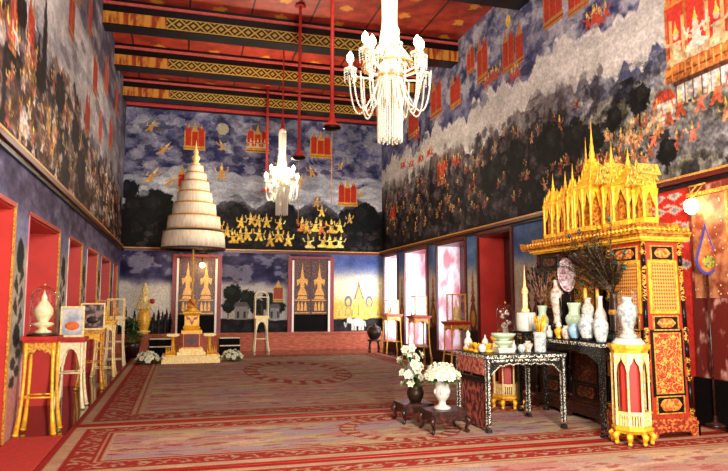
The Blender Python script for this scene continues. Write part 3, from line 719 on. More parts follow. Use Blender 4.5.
    for p, q in [((XR - .09, 5.2, 2.87), (XR - .062, 6.84, 2.92)), ((XR - .09, 6.19, 1.5), (XR - .062, 6.23, 2.86))]: m.bb(p, q)
    m.build('gilded_moulding', 'old_gold', d)
    m = MB(); m.bb((XR - .12, 5.2, 0), (XR - .062, 6.84, .55)); m.build('kick_board', 'black', d)
    # doors of the back wall
    def back_door(name, x0, x1, panel, zt):
        zb = .55; y = YB
        m = MB(); m.bb((x0, y - .1, zb), (x0 + .13, y - .004, zt)); m.bb((x1 - .13, y - .1, zb), (x1, y - .004, zt)); m.bb((x0 + .13, y - .1, zt - .07), (x1 - .13, y - .004, zt))
        m2 = MB(); m2.bb((x0 + .195, y - .057, zb + .02), (x1 - .195, y - .0505, 1.1))
        d = struct(m.build(name, 'door_red')); m2.build('dark_lower_panel', 'dull_black', d)
        m = MB(); m.bb((x0 + .13, y - .12, zb), (x0 + .19, y - .006, zt - .13)); m.bb((x1 - .19, y - .12, zb), (x1 - .13, y - .006, zt - .13)); m.build('pale_moulding', 'white_paint', d)
        xm = (x0 + x1) / 2
        for sx in (-1, 1):
            xa, xb = (x0 + .195, xm - .006) if sx < 0 else (xm + .006, x1 - .195); w = (xb - xa) * .8; xc = (xa + xb) / 2
            l = MB(); l.bb((xa, y - .05, zb + .01), (xb, y - .008, zt - .075)); l = l.build('door_leaf', panel, d)
            # gilded guardian figure, lotus base and lower panel
            g = MB(); T = lambda z: TR(xc, y - .056, z)
            fz = 1.72
            g.prism([(-w * .36, 0), (w * .36, 0), (w * .26, .14), (w * .14, .22), (w * .16, .42), (w * .36, .3), (w * .42, .5), (w * .2, .52), (w * .1, .6), (w * .1, .68), (w * .04, .82), (0, 1.05), (-w * .04, .82), (-w * .1, .68), (-w * .1, .6), (-w * .2, .52), (-w * .42, .5), (-w * .36, .3), (-w * .16, .42), (-w * .14, .22), (-w * .26, .14)], .012, T(fz))
            g.prism([(-w * .4, 0), (w * .4, 0), (w * .3, .1), (-w * .3, .1)], .012, T(fz - .13))
            for k in range(3): g.prism([(-w * .38 + k * w * .26, 0), (-w * .18 + k * w * .26, 0), (-w * .2 + k * w * .26, .2), (-w * .28 + k * w * .26, .3), (-w * .36 + k * w * .26, .2)], .012, T(1.22))
            g.build('gilded_figure', 'old_gold', l)
            g = MB(); g.bb((xa + .03, y - .056, 1.54), (xb - .03, y - .0505, 1.57)); g.bb((xa + .03, y - .056, 1.14), (xb - .03, y - .0505, 1.17)); g.build('rail', 'old_gold', l)
        return d
    back_door('door_1', -.25, 1.22, 'gilt_brown', 2.96); back_door('door_2', 3.3, 4.8, 'gilt_brown', 2.96)
    # beams
    for i, y in enumerate((10.7, 14.1, 16.6, 19.12)):
        m = MB(); m.bb((XL, y, 7.42), (XR, y + .42, ZC - .002)); b = struct(m.build('trim_%d' % (i + 5), 'black'))
        t = MB(); t.bb((-4.12, -.02, -.13), (4.12, 0, .13)); t.build('gilded_band', 'lattice_band', b, ((XL + XR) / 2, y - .001, 7.57))
        t = MB(); t.bb((XL, y - .04, 7.86), (XR, y - .001, 7.92)); t.build('red_moulding', 'pink_red', b)
        t = MB(); t.bb((XL, y + .421, 7.86), (XR, y + .47, 7.95)); t.build('rear_moulding', 'red', b)
    # timber strip where the ceiling meets the right wall
    m = MB(); m.bb((XR - .12, YF, 7.86), (XR - .003, 11.7, 7.998)); struct(m.build('trim_9', 'black'))
    # carpets
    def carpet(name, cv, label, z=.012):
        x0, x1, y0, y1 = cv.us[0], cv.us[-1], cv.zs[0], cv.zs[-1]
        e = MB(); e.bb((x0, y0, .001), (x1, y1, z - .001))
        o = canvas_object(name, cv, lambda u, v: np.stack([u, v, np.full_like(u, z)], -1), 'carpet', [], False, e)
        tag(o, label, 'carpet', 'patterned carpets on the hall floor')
    carpet('patterned_carpet', paint_carpet(-1.2, 5.7, 8.56, 18.3, .022, [(2.45, 13.9, 1.1, 2.3)], dark=.85), 'faded pink patterned carpet running from mid-hall to the throne at the back')  # whole carpet darkened in colour to imitate the dimmer far floor
    carpet('patterned_carpet', paint_carpet(-1.2, 6.1, 6.12, 8.5, .014, [(2.55, 7.35, .72, .72)], bands=(.07, .19, .22, .46, .49, .56)), 'faded pink patterned carpet with oval medallion beside the white urn of flowers')
    carpet('patterned_carpet', paint_carpet(-1.2, 6.1, 3.6, 6.07, .02, [], bands=(.07, .16, .2, .42, .46, .6)), 'red-bordered carpet along the bottom edge, nearest the camera')
    m = MB(); m.bb((-1.74, 3.6, .001), (-1.215, 8.02, .01)); o = m.build('carpet_runner', 'runner'); tag(o, 'plain red carpet strip in the near left corner by the first pillar', 'carpet')
M['door_red'] = plain('deep_red_door_paint', (128, 34, 28), .45)
k = Mat('mosaic_wall_panel', .5); v = k.voro(13); f = k.step(k.noise(6, 4), .35, .65)
c = k.mix(f, L4((128, 54, 34)), L4((196, 128, 84))); c = k.mix(k.math('LESS_THAN', v, .16), c, L4((216, 190, 140))); k.color(c); M['mosaic_dull'] = k.m
M['gilt_brown'] = two('brown_lacquer_with_gilt', (44, 14, 10), (128, 66, 32), 26, .5, .62, rough=.4)
M['runner'] = plain('plain_red_carpet', (176, 42, 30), .9, scale=30)
M['pink_red'] = plain('pinkish_red_moulding', (186, 74, 66), .5)
build_room()

# ------------------------------------------------------------------ furniture and objects
def leg_curve(x, y, z0, z1, splay=.04, bow=.0):
    sx = 1 if x > 0 else -1; sy = 1 if y > 0 else -1
    out = []
    for i in range(7):
        t = i / 6; k = (1 - t) ** 3
        out.append((x + sx * (splay * k + bow * math.sin(PI * t)), y + sy * (splay * k + bow * math.sin(PI * t)), z0 + (z1 - z0) * t))
    return out
def tall_stand(label, loc, h, w, leg, top, apron, group, arch=False, shelf=None, dpt=None, sub='gilded_stand', rz=0):
    d = dpt or w; t = thing(sub, label, 'stand', loc, rz, group)
    m = MB(); m.box((0, 0, h - .02), (w * 1.12, d * 1.12, .04)); m.box((0, 0, h - .055), (w * 1.02, d * 1.02, .03)); m.build('tray', top, t)
    for sx in (-1, 1):
        for sy in (-1, 1):
            m = MB(); m.tube(leg_curve(sx * w * .42, sy * d * .42, 0.012, h - .07, .05), [.03, .024, .019, .018, .019, .022, .024], 8)
            m.ball((sx * (w * .42 + .05), sy * (d * .42 + .05), .025), .034, 8, 5, sc=(1, 1, .7)); m.build('leg', leg, t)
    m = MB()
    n = 5
    for side in range(4):
        ww = w if side % 2 == 0 else d; dd = d if side % 2 == 0 else w
        T = TR(0, 0, 0, side * PI / 2) @ TR(-ww * .44, -dd * .44, h - .07)
        if arch:
            A = ww * .88; pts = [(0, 0), (A, 0), (A, -.34), (A * .9, -.34)] + [(A * (.5 + .38 * math.cos(a)), -.34 + .25 * math.sin(a) * 1.0) for a in [PI * k / 8 for k in range(1, 8)]] + [(A * .1, -.34), (0, -.34)]
            m.prism(pts, .022, T)
        else:
            A = ww * .88; pts = [(0, 0), (A, 0), (A, -.15)]
            for k in range(2 * n - 1, 0, -1): pts.append((A * k / (2 * n), -.06 - .07 * abs(k / n - 1) - (.03 if k % 2 else 0)))
            pts.append((0, -.15)); m.prism(pts, .02, T)
    m.build('apron', apron, t)
    for zz in (shelf or [.36]):
        m = MB()
        a, b = w * .43, d * .43
        for p, q in [((-a, -b), (a, -b)), ((a, -b), (a, b)), ((a, b), (-a, b)), ((-a, b), (-a, -b))]: m.tube([(p[0], p[1], h * zz), (q[0], q[1], h * zz)], .011, 6)
        m.build('stretcher', leg, t)
    return t
def relic(mb, h, r, mi=0, c=(0, 0, 0)):
    mb.lathe([(r, 0), (r * 1.05, h * .04), (r * .7, h * .08), (r * .75, h * .16), (r * 1.0, h * .2), (r * .55, h * .26), (r * .62, h * .36), (r * .66, h * .46), (r * .4, h * .62), (r * .2, h * .7), (r * .16, h * .84), (r * .05, h * .97), (0.001, h)], c, 20, mi)
def dome(label, loc, r, h, group=None):
    t = thing('glass_dome', label, 'glass dome', loc, 0, group)
    m = MB(); m.lathe([(r * 1.12, 0), (r * 1.12, .02), (r * 1.04, .03), (r * 1.0, .03)], n=28); m.build('base', 'dark_wood', t)
    prof = [(r * .97, .031)] + [(r * .97, h - r)] + [(r * .97 * math.cos(a), h - r + r * .97 * math.sin(a)) for a in [PI / 2 * k / 7 for k in range(1, 8)]]
    prof[-1] = (.001, prof[-1][1]); m = MB(); m.lathe(prof, n=28); m.build('glass_cover', 'glass', t)
    m = MB(); m.ball((0, 0, h + .008), .014, 8, 6); m.build('finial', 'old_gold', t)
    return t
def glass_case(label, loc, w, d, h, frame, group=None, rz=0, arch=False, cont='relic'):
    t = thing('display_case', label, 'display case', loc, rz, group)
    m = MB(); b = .012
    for sx in (-1, 1):
        for sy in (-1, 1): m.box((sx * (w / 2 - b), sy * (d / 2 - b), h / 2), (2 * b, 2 * b, h))
    for zz in (b, h - b):
        for sy in (-1, 1): m.box((0, sy * (d / 2 - b), zz), (w - .001, 2 * b - .002, 2 * b - .001))
        for sx in (-1, 1): m.box((sx * (w / 2 - b), 0, zz), (2 * b - .002, d - .002, 2 * b - .001))
    m.box((0, 0, b * .8), (w - .01, d - .01, b))
    if arch:
        for sy in (-1, 1): m.tube([(w / 2 * math.cos(a) * .92, sy * (d / 2 - b), h - .01 + w * .42 * math.sin(a)) for a in [PI * k / 10 for k in range(11)]], b, 6)
    m.build('frame', frame, t)
    m = MB(); m.bb((-w / 2 + .006, -d / 2 + .004, .02), (w / 2 - .006, -d / 2 + .007, h - .02)); m.bb((-w / 2 + .004, -d / 2 + .02, .02), (-w / 2 + .007, d / 2 - .02, h - .02)); m.bb((w / 2 - .007, -d / 2 + .02, .02), (w / 2 - .004, d / 2 - .02, h - .02))
    m.build('pane', 'glass', t)
    return t
def content(name, label, cat, loc, h, r, mat, group=None, fig=False):
    m = MB(); relic(m, h, r)
    o = m.build(name, mat, None, loc); return tag(o, label, cat, group)
def picture_panel(label, loc, w, h, mats):
    t = thing('framed_picture', label, 'picture', loc)
    m = MB()
    for sx in (-1, 1): m.box((sx * (w / 2 - .012), 0, h / 2), (.024, .02, h))
    for zz in (.012, h - .012): m.box((0, 0, zz), (w - .049, .02, .024))
    m.build('frame', mats[0], t)
    m = MB(); m.box((0, 0, h / 2), (w - .05, .008, h - .05)); m.build('sheet', mats[1], t)
    m = MB(); m.ball((0, -.008, h * .36), h * .2, 12, 6, sc=(1.1, .08, .7)); m.build('painted_mound', mats[2], t)
    return t
M['plate'] = two('patterned_plate', (140, 96, 104), (196, 184, 184), 26, .4, .6, rough=.2)
M['sheet'] = two('grey_blue_sheet', (150, 160, 172), (206, 206, 200), 6, .4, .6)
M['sheet_dark'] = two('dark_sheet', (44, 30, 34), (150, 120, 110), 9, .45, .6)

# --- left row of stands
GL = 'display stands along the left wall'
tall_stand('tall gilded stand with red top nearest the camera on the left, bearing a glass dome', (-1.515, 8.2, .011), 1.1, .34, 'gold', 'red', 'old_gold', GL, shelf=[.38])
dome('tall glass dome on the nearest left stand', (-1.52, 8.2, 1.112), .15, .58)
m = MB(); m.lathe([(.09, 0), (.1, .015), (.05, .04), (.045, .06), (.115, .09), (.12, .11), (.05, .13), (.07, .16), (.105, .22), (.1, .28), (.06, .34), (.032, .38), (.03, .42), (.014, .45), (.001, .5)], n=24)
tag(m.build('relic_urn', 'cream', None, (-1.52, 8.2, 1.143)), 'cream bulbous relic urn with pointed lid inside the glass dome on the left', 'urn')
tall_stand('cream stand with arched legs, second in the left row, bearing a grey-white picture', (-1.47, 10.1, 0), 1.0, .34, 'cream', 'red', 'cream', GL, arch=True, shelf=[.5], sub='arched_stand')
picture_panel('small framed grey picture with orange mound on the second left stand', (-1.48, 10.06, 1.001), .32, .44, ('cream_gold', 'sheet', 'orange_cloth'))
tall_stand('gilded stand with carved apron, third in the left row, bearing a dark framed picture', (-1.46, 12.2, 0), 1.02, .38, 'old_gold', 'old_gold', 'gold', GL, shelf=[.45])
picture_panel('small framed dark picture on the third left stand', (-1.46, 12.12, 1.021), .4, .46, ('cream_gold', 'sheet_dark', 'bronze'))
tall_stand('slim cream stand with double rails, fourth in the left row from the camera', (-1.45, 14.1, 0), 1.12, .38, 'cream_gold', 'gold', 'cream_gold', GL, shelf=[.16, .5])
glass_case('glazed gilt case on the fourth left stand', (-1.45, 14.1, 1.121), .34, .34, .42, 'old_gold', 'glazed cases along the left wall')
content('gilded_figurine', 'small gilded figurine in the case on the fourth left stand', 'figurine', (-1.45, 14.1, 1.142), .3, .09, 'gold')
tall_stand('cream stand with double rails, farthest in the left row beside the potted plant', (-1.45, 16.3, 0), 1.14, .4, 'cream', 'cream', 'cream', GL, shelf=[.14, .5])
glass_case('glazed cream case on the farthest left stand', (-1.45, 16.3, 1.141), .38, .34, .44, 'cream_gold', 'glazed cases along the left wall')
content('gilded_figurine', 'small gilded figurine in the case on the farthest left stand', 'figurine', (-1.45, 16.3, 1.162), .32, .1, 'old_gold')

# --- right row of stands against the piers
GR = 'red-topped stands along the right wall'
for i, (x, y, h, n) in enumerate([(6.08, 18.2, 1.14, 'farthest'), (6.1, 16.0, 1.14, 'middle'), (6.08, 13.55, 1.06, 'nearest')]):
    tall_stand(n + ' of the three red-topped gilt stands along the right wall', (x, y, 0), h, .48, 'old_gold', 'red', 'old_gold', GR, shelf=[.3])
    glass_case(n + ' of the three gilt glazed cases along the right wall', (x, y, h + .001), .34, .34, .42 + .1 * i, 'old_gold', 'gilt cases along the right wall')
    content('gilded_figurine', 'gilded figurine in the ' + n + ' case of the right wall', 'figurine', (x, y, h + .022), .34 + .08 * i, .1, 'cream_gold', 'figurines in the right wall cases')

# --- octagonal gilded stands
def octagon_stand(label, loc, h, r):
    t = thing('octagonal_stand', label, 'stand', loc, PI / 8, 'gilded octagonal arcade stands')
    m = MB(); m.lathe([(r * 1.12, h - .05), (r * 1.16, h - .03), (r * 1.16, h), (r * .2, h)], n=8, smooth=False, rot=PI / 8); m.lathe([(r * .98, h - .09), (r * 1.06, h - .05), (.01, h - .05)], n=8, smooth=False, rot=PI / 8); m.build('top', 'gold', t)
    m = MB(); m.lathe([(r * .6, .17), (r * .6, h - .1)], n=8, smooth=False, rot=PI / 8); m.build('red_core', 'jamb_red', t)
    R_ = r * .98
    for k in range(8):
        a = PI / 8 + k * PI / 4; m = MB(); m.lathe([(.016, 0), (.013, .02), (.011, h - .36), (.014, h - .3)], (R_ * math.cos(a), R_ * math.sin(a), .2), 8); m.build('column', 'cream_gold', t)
    side = 2 * R_ * math.sin(PI / 8); ap = R_ * math.cos(PI / 8)
    m = MB()
    for k in range(8):
        a = k * PI / 4 + PI / 4
        T = TR(ap * math.cos(a), ap * math.sin(a), 0, a + PI / 2) @ Matrix.Translation((-side / 2, -.004, 0)); s = side
        H = h - .09
        m.prism([(0, H), (0, H - .2), (s * .08, H - .2), (s * .16, H - .13), (s * .36, H - .09), (s * .5, H - .03), (s * .5, H)], .012, T)
        m.prism([(s * .5, H), (s * .5, H - .03), (s * .64, H - .09), (s * .84, H - .13), (s * .92, H - .2), (s, H - .2), (s, H)], .012, T)
    m.build('arcade', 'cream_gold', t)
    m = MB()
    for k in range(8):
        a = k * PI / 4 + PI / 4
        T = TR(ap * math.cos(a), ap * math.sin(a), 0, a + PI / 2) @ Matrix.Translation((-side / 2, -.004, 0))
        for j in range(5): m.prism([(side * (.08 + j * .19), .2), (side * (.18 + j * .19), .2), (side * (.18 + j * .19), .31), (side * (.08 + j * .19), .31)], .012, T)
        m.prism([(0, .31), (side, .31), (side, .345), (0, .345)], .014, T)
    m.build('balustrade', 'cream_gold', t)
    m = MB(); m.lathe([(r * 1.0, .14), (r * 1.12, .155), (r * 1.12, .17), (r * 1.02, .2), (r * .3, .2)], n=8, smooth=False, rot=PI / 8); m.lathe([(r * .95, .12), (r * 1.04, .14), (.01, .141)], n=8, smooth=False, rot=PI / 8); m.build('plinth', 'gold', t)
    for k in range(8):
        a = PI / 8 + k * PI / 4; c, s = math.cos(a), math.sin(a)
        m = MB(); m.tube([(r * .95 * c, r * .95 * s, .125), (r * 1.13 * c, r * 1.13 * s, .1), (r * 1.04 * c, r * 1.04 * s, .05), (r * 1.0 * c, r * 1.0 * s, .03), (r * 1.14 * c, r * 1.14 * s, .024)], [.03, .034, .022, .02, .022], 8); m.build('foot', 'gold', t)
    return t
octagon_stand('gilded octagonal arcade stand in front of the red cabinet', (4.64, 5.88, .013), 1.04, .185)
octagon_stand('gilded octagonal arcade stand behind the pearl-inlaid table', (4.5, 8.32, .013), 1.0, .2)

# --- tables
M['pearl_edge'] = two('inlaid_edging', (214, 208, 190), (18, 14, 12), 60, .46, .52, rough=.25)
def altar_table(label, loc, w, d, h, name='altar_table', apron_mat='pearl', side_panel=None, legw=.06):
    t = thing(name, label, 'table', loc)
    m = MB(); m.bb((0, 0, h - .045), (w, d, h)); m.build('tabletop', 'black', t)
    m = MB(); m.bb((-.012, -.012, h - .05), (w + .012, -.001, h - .012)); m.bb((w + .001, -.012, h - .05), (w + .012, d, h - .012)); m.bb((-.012, 0, h - .05), (-.001, d, h - .012)); m.build('inlaid_edge', 'pearl_edge', t)
    for x in (legw / 2, w - legw / 2):
        for y in (legw / 2, d - legw / 2):
            m = MB(); m.box((x, y, (h - .046) / 2 + .04), (legw * .8, legw * .8, h - .126), top=(legw, legw)); m.box((x, y, .025), (legw * 1.1, legw * 1.1, .05), top=(legw * .85, legw * .85)); o = m.build('leg', 'pearl_dark', t)
            if apron_mat == 'pearl': m = MB(); m.box((x, y - legw * .44, (h - .05) / 2 + .03), (legw * .42, legw * .16, h - .14)); m.box((x - legw * .44, y, (h - .05) / 2 + .03), (legw * .16, legw * .42, h - .14)); m.build('inlay_strip', 'pearl_edge', o)
    def apr(L, T):
        n = 16; pts = [(0, 0), (L, 0), (L, -.2)]
        for k in range(n - 1, 0, -1):
            q = abs(k / n - .5) * 2; pts.append((L * k / n, -.075 - .12 * q ** 6 - (.018 if k % 2 else 0)))
        pts.append((0, -.2)); mm = MB(); mm.prism(pts, .022, T)
        if apron_mat == 'pearl':
            mm.tube([tuple(T @ Vector((p[0], -.003, p[1] + .012))) for p in pts[2:]], .009, 5, 1); mm.box((L / 2, -.001, -.03), (L - .02, .006, .026), 1, T=T)
        return mm
    apr(w - 2 * legw, TR(legw, .01, h - .047)).build('apron', ['pearl_dark', 'pearl_edge'], t)
    apr(w - 2 * legw, TR(legw, d - .032, h - .047)).build('apron', ['pearl_dark', 'pearl_edge'], t)
    apr(d - 2 * legw, TR(.032, legw, h - .047, PI / 2)).build('apron', ['pearl_dark' if not side_panel else 'brocade', 'pearl_edge'], t)
    apr(d - 2 * legw, TR(w - .01, legw, h - .047, PI / 2)).build('apron', ['pearl_dark', 'pearl_edge'], t)
    if side_panel:
        m = MB(); m.bb((.036, legw + .002, .03), (.05, d - legw - .002, h * .6)); m.build('side_panel', side_panel, t)
        m = MB(); m.bb((-.006, legw, h - .24), (.03, d - legw, h - .048)); m.build('brocade_valance', 'brocade', t)
        m = MB(); m.bb((.0, legw, h * .62), (.04, d - legw, h * .68)); m.build('side_rail', 'black', t)
    return t
altar_table('low black altar table inlaid with mother-of-pearl, front of the group', (3.4, 6.76, .013), 1.04, .86, .885, side_panel='carved_red')
altar_table('taller black altar table crowded with porcelain, beside the red cabinets', (4.5, 6.17, .013), .45, 1.86, 1.035, apron_mat='pearl_dark')

def low_table(label, loc, w, d, h):
    t = thing('low_carved_table', label, 'table', loc, 0, 'low dark carved flower tables')
    m = MB(); m.box((0, 0, h - .015), (w, d, .03)); m.box((0, 0, h - .045), (w * .92, d * .92, .03)); m.build('tabletop', 'dark_wood', t)
    m = MB()
    for k, (L, off) in enumerate([(w, d), (d, w), (w, d), (d, w)]):
        pts = [(0, 0), (L * .88, 0), (L * .88, -.09)] + [(L * .88 * j / 8, -.04 - (.02 if j % 2 else 0)) for j in range(7, 0, -1)] + [(0, -.09)]
        m.prism(pts, .016, TR(0, 0, 0, k * PI / 2) @ TR(-L * .44, -off * .45, h - .06))
    m.build('apron', 'dark_wood', t)
    for sx in (-1, 1):
        for sy in (-1, 1):
            x, y = sx * w * .43, sy * d * .43
            m = MB(); m.tube([(x, y, h - .06), (x + sx * .03, y + sy * .03, h * .55), (x, y, h * .25), (x - sx * .005, y - sy * .005, .05), (x + sx * .025, y + sy * .025, .016)], [.026, .03, .018, .016, .022], 8); m.build('leg', 'dark_wood', t)
    return t
low_table('low dark carved table under the white urn of flowers', (2.99, 7.05, .013), .46, .4, .25)
low_table('low dark carved table behind the urn, under the tall white flowers', (2.86, 7.72, .013), .4, .4, .24)

# --- flowers
def blossom_mesh(r, n=6, name='blossom', cup=.5):
    m = MB()
    for k in range(n):
        a = 2 * PI * k / n
        m.leaf((0, 0, 0), (math.cos(a), math.sin(a), cup), r, r * .75, .35, 0, 3)
    for k in range(n - 2):
        a = 2 * PI * (k + .5) / (n - 2); m.leaf((0, 0, .1 * r), (math.cos(a) * .6, math.sin(a) * .6, cup + .4), r * .7, r * .55, .2, 0, 3)
    m.ball((0, 0, r * .2), r * .17, 8, 5, 1); return m.mesh(name, [M['petal'], M['petal_core']])
BLOS = blossom_mesh(.062)
BLOS_S = blossom_mesh(.075, 6)
def put_blossom(par, p, d, me, s):
    o = bpy.data.objects.new('blossom', me); COL.objects.link(o); o.parent = par; o.location = p; o.scale = (s, s, s)
    o.rotation_mode = 'QUATERNION'; o.rotation_quaternion = Vector(d).to_track_quat('Z', 'Y')
def flower_mound(label, loc, r, n, me, h=.8, group=None, s=1.0, name='flower_arrangement', cat='flowers'):
    t = thing(name, label, cat, loc, 0, group); R = random.Random(int(loc[0] * 100 + loc[1] * 10))
    m = MB()
    for k in range(70):
        a = R.uniform(0, 2 * PI); e = R.uniform(.0, 1.2); d = (math.cos(a) * math.cos(e), math.sin(a) * math.cos(e), math.sin(e) * h)
        m.leaf((d[0] * r * .3, d[1] * r * .3, max(.03, d[2] * r * .3)), d, r * .95, r * .26, .3)
    m.lathe([(r * .3, .0), (r * .42, r * .12), (r * .3, r * .3), (.001, r * .4)], n=12); m.build('foliage', 'leaf', t)
    for k in range(n):
        z = (k + .5) / n; a = k * 2.39996; q = math.sqrt(1 - z * z)
        d = Vector((q * math.cos(a), q * math.sin(a), z * h)); p = d * r * R.uniform(.86, 1.0)
        put_blossom(t, (p.x, p.y, max(p.z, .05) + .02), (d.x, d.y, d.z + .25), me, s * R.uniform(.85, 1.15))
    return t
flower_mound('mound of white flowers on the floor left of the throne steps', (-.72, 16.55, 0.05), .27, 20, BLOS_S, .85, 'white flower mounds beside the throne', 1.25)
flower_mound('mound of white flowers on the floor right of the throne steps', (1.31, 16.75, 0.05), .26, 18, BLOS_S, .85, 'white flower mounds beside the throne', 1.2)
# white urn with a dome of flowers
t = thing('flower_urn', 'white footed urn standing on the nearer low table', 'urn', (2.97, 7.05, .2635))
m = MB(); m.lathe([(.095, 0), (.1, .015), (.085, .03), (.045, .05), (.04, .09), (.06, .11), (.085, .15), (.09, .21), (.082, .27), (.1, .31), (.12, .335), (.1, .335), (.07, .28), (.001, .27)], n=24); m.build('bowl', 'porcelain', t)
m = MB()
for k in range(6): a = k * PI / 3; m.ball((.088 * math.cos(a), .088 * math.sin(a), .2), .016, 8, 5, sc=(1, 1, 2))
m.build('relief_ornament', 'porcelain', t)
flower_mound('dome of white flowers filling the white urn', (2.97, 7.05, .575), .2, 56, BLOS, .95, None, 1.0, 'flower_bouquet')
t = thing('flower_pot', 'small dark pot on the farther low table', 'pot', (2.88, 7.7, .2535))
m = MB(); m.lathe([(.07, 0), (.1, .06), (.11, .12), (.09, .17), (.105, .19), (.08, .18), (.001, .16)], n=18); m.build('bowl', 'bronze', t)
t = thing('tall_flowers', 'loose upright spray of white flowers behind the urn', 'flowers', (2.88, 7.7, .43))
m = MB(); R = random.Random(3); spots = []
for k in range(26):
    z = .02 + .5 * (k / 26); a = R.uniform(0, 2 * PI); rr = R.uniform(.05, .19) * (1.1 - .5 * z); x = rr * math.cos(a) - .03; y = rr * math.sin(a)
    m.tube([(0, 0, -.02), (x * .4, y * .4, z * .5), (x, y, z)], .005, 5); spots.append((x, y, z, a))
m.build('stems', 'leaf', t)
m = MB()
for k in range(26):
    a = R.uniform(0, 2 * PI); z = R.uniform(0, .35); m.leaf((0, 0, z * .6), (math.cos(a), math.sin(a), R.uniform(.2, 1.4)), R.uniform(.14, .26), .035, .35)
m.build('leaves', 'leaf', t)
for x, y, z, a in spots: put_blossom(t, (x, y, z), (math.cos(a), math.sin(a) - .3, .5), BLOS, R.uniform(.9, 1.3))

# --- lacquer cabinets with panels
def cabinet(label, loc, w, d, h, P=('red_lac', 'floral', 'lattice', 'lattice_red', 'old_gold', 'red_gilt')):
    """local origin at the front-left corner of the base; tapers towards the top"""
    t = thing('scripture_cabinet', label, 'cabinet', loc, 0, 'scripture cabinets in a row on the right')
    k = .035                       # taper per side at the top
    m = MB(); m.box((w / 2, d / 2, (.2 + h) / 2), (w - .06, d - .06, h - .2), top=(w - .06 - 2 * k, d - .06 - 2 * k)); m.build('carcass', P[0], t)
    m = MB()
    for (L, T) in [(w + .06, TR(-.03, -.03, 0)), (d + .06, TR(-.03, d + .03, 0, -PI / 2)), (w + .06, TR(w + .03, d + .03, 0, PI)), (d + .06, TR(w + .03, -.03, 0, PI / 2))]:
        m.prism([(0, 0), (.1, 0), (.13, .05), (.2, .06), (L - .2, .06), (L - .13, .05), (L - .1, 0), (L, 0), (L, .13), (0, .13)], .03, T)
    m.bb((-.02, -.02, .131), (w + .02, d + .02, .165)); m.bb((-.005, -.005, .166), (w + .005, d + .005, .2)); m.build('base', P[5], t)
    fr = lambda z: (z - .2) / (h - .2) * k
    for cx in (0, 1):
        for cy in (0, 1):
            m = MB(); post = t
            def seg(z0, z1, mi, s):
                zs = (z0, z1); v = []
                for z in zs:
                    q = .028 + fr(z); x = q if cx == 0 else w - q; y = q if cy == 0 else d - q
                    v.append((x, y, z))
                m.tube(v, [s, s], 10, mi)
            seg(.2, h, 0, .024)
            for z0, z1 in [(.3, .6), (.86, 1.02), (1.2, 1.5), (1.9, 2.02)]: seg(z0, z1, 1, .0265)
            for zz in (.27, .63, .83, 1.05, 1.17, 1.53, 1.87, 2.05): seg(zz - .012, zz + .012, 0, .036)
            m.build('corner_post', ['dark_wood', 'black'] if P[0] != 'red_lac' else ['gilt_black', 'black'], t)
    def panels(L, T0):
        a = math.atan2(k, h - .2)
        T = T0 @ Matrix.Translation((0, .03, .2)) @ Matrix.Rotation(-a, 4, 'X')
        inset = .135
        def frame(z0, z1, mat, name, cart=False, thick=.0):
            q0 = inset + fr(z0 + .2) ; x0, x1 = q0, L - q0
            m = MB(); f = .014
            m.prism([(x0, z0), (x1, z0), (x1, z1), (x0, z1)], .012, T @ Matrix.Translation((0, -.011, 0)))
            o = m.build(name, mat, t)
            g = MB()
            for (u0, v0, u1, v1) in [(x0 - f, z0 - f, x1 + f, z0), (x0 - f, z1, x1 + f, z1 + f), (x0 - f, z0, x0, z1), (x1, z0, x1 + f, z1)]:
                g.prism([(u0, v0), (u1, v0), (u1, v1), (u0, v1)], .02, T @ Matrix.Translation((0, -.018, 0)))
            g.build('gilded_frame', P[4], o)
            if name == 'lattice_panel' or name == 'floral_panel':
                e = .03; g = MB()
                for (u0, v0, u1, v1) in [(x0 - f - e, z0 - f - e, x1 + f + e, z0 - f), (x0 - f - e, z1 + f, x1 + f + e, z1 + f + e), (x0 - f - e, z0 - f, x0 - f, z1 + f), (x1 + f, z0 - f, x1 + f + e, z1 + f)]:
                    g.prism([(u0, v0), (u1, v0), (u1, v1), (u0, v1)], .012, T @ Matrix.Translation((0, -.012, 0)))
                g.build('border', ('gold' if P[0] == 'red_lac' else P[4]) if name == 'lattice_panel' else 'black', o)
            if cart:
                c = MB(); uw, vh = (x1 - x0), (z1 - z0); e = .02
                c.prism([(x0 + .03, z0 + vh * .5), (x0 + .06, z0 + e + .02), (x0 + .09, z0 + e), (x1 - .09, z0 + e), (x1 - .06, z0 + e + .02), (x1 - .03, z0 + vh * .5), (x1 - .06, z1 - e - .02), (x1 - .09, z1 - e), (x0 + .09, z1 - e), (x0 + .06, z1 - e - .02)], .008, T @ Matrix.Translation((0, -.02, 0)))
                c.build('cartouche', P[3], o)
        frame(.06, .23, 'black', 'lower_panel', True)
        frame(.28, .93, P[1], 'floral_panel')
        frame(.98, 1.12, 'black', 'middle_panel', True)
        frame(1.2, 1.72, P[2], 'lattice_panel')
        frame(1.77, 1.92, 'black', 'upper_panel', True)
    panels(w, Matrix.Identity(4)); panels(d, TR(0, d, 0, -PI / 2))
    m = MB(); m.box((w / 2, d / 2, h + .011), (w - .01, d - .01, .02)); m.box((w / 2, d / 2, h + .036), (w + .06, d + .03, .028)); m.build('cornice', 'gold', t)
    return t
M['red_lac'] = plain('bright_red_lacquer', (168, 50, 28), .35)
M['red_gilt'] = two('red_lacquer_with_gilding', (140, 40, 24), (206, 120, 60), 30, .45, .62, rough=.4)
M['lattice_red'] = two('orange_gilded_cartouche', (178, 74, 30), (226, 152, 66), 30, .4, .6, rough=.4)
c0 = cabinet('tall red and gold cabinet, its patterned front facing the camera', (4.99, 6.03, .013), .62, .74, 2.178)
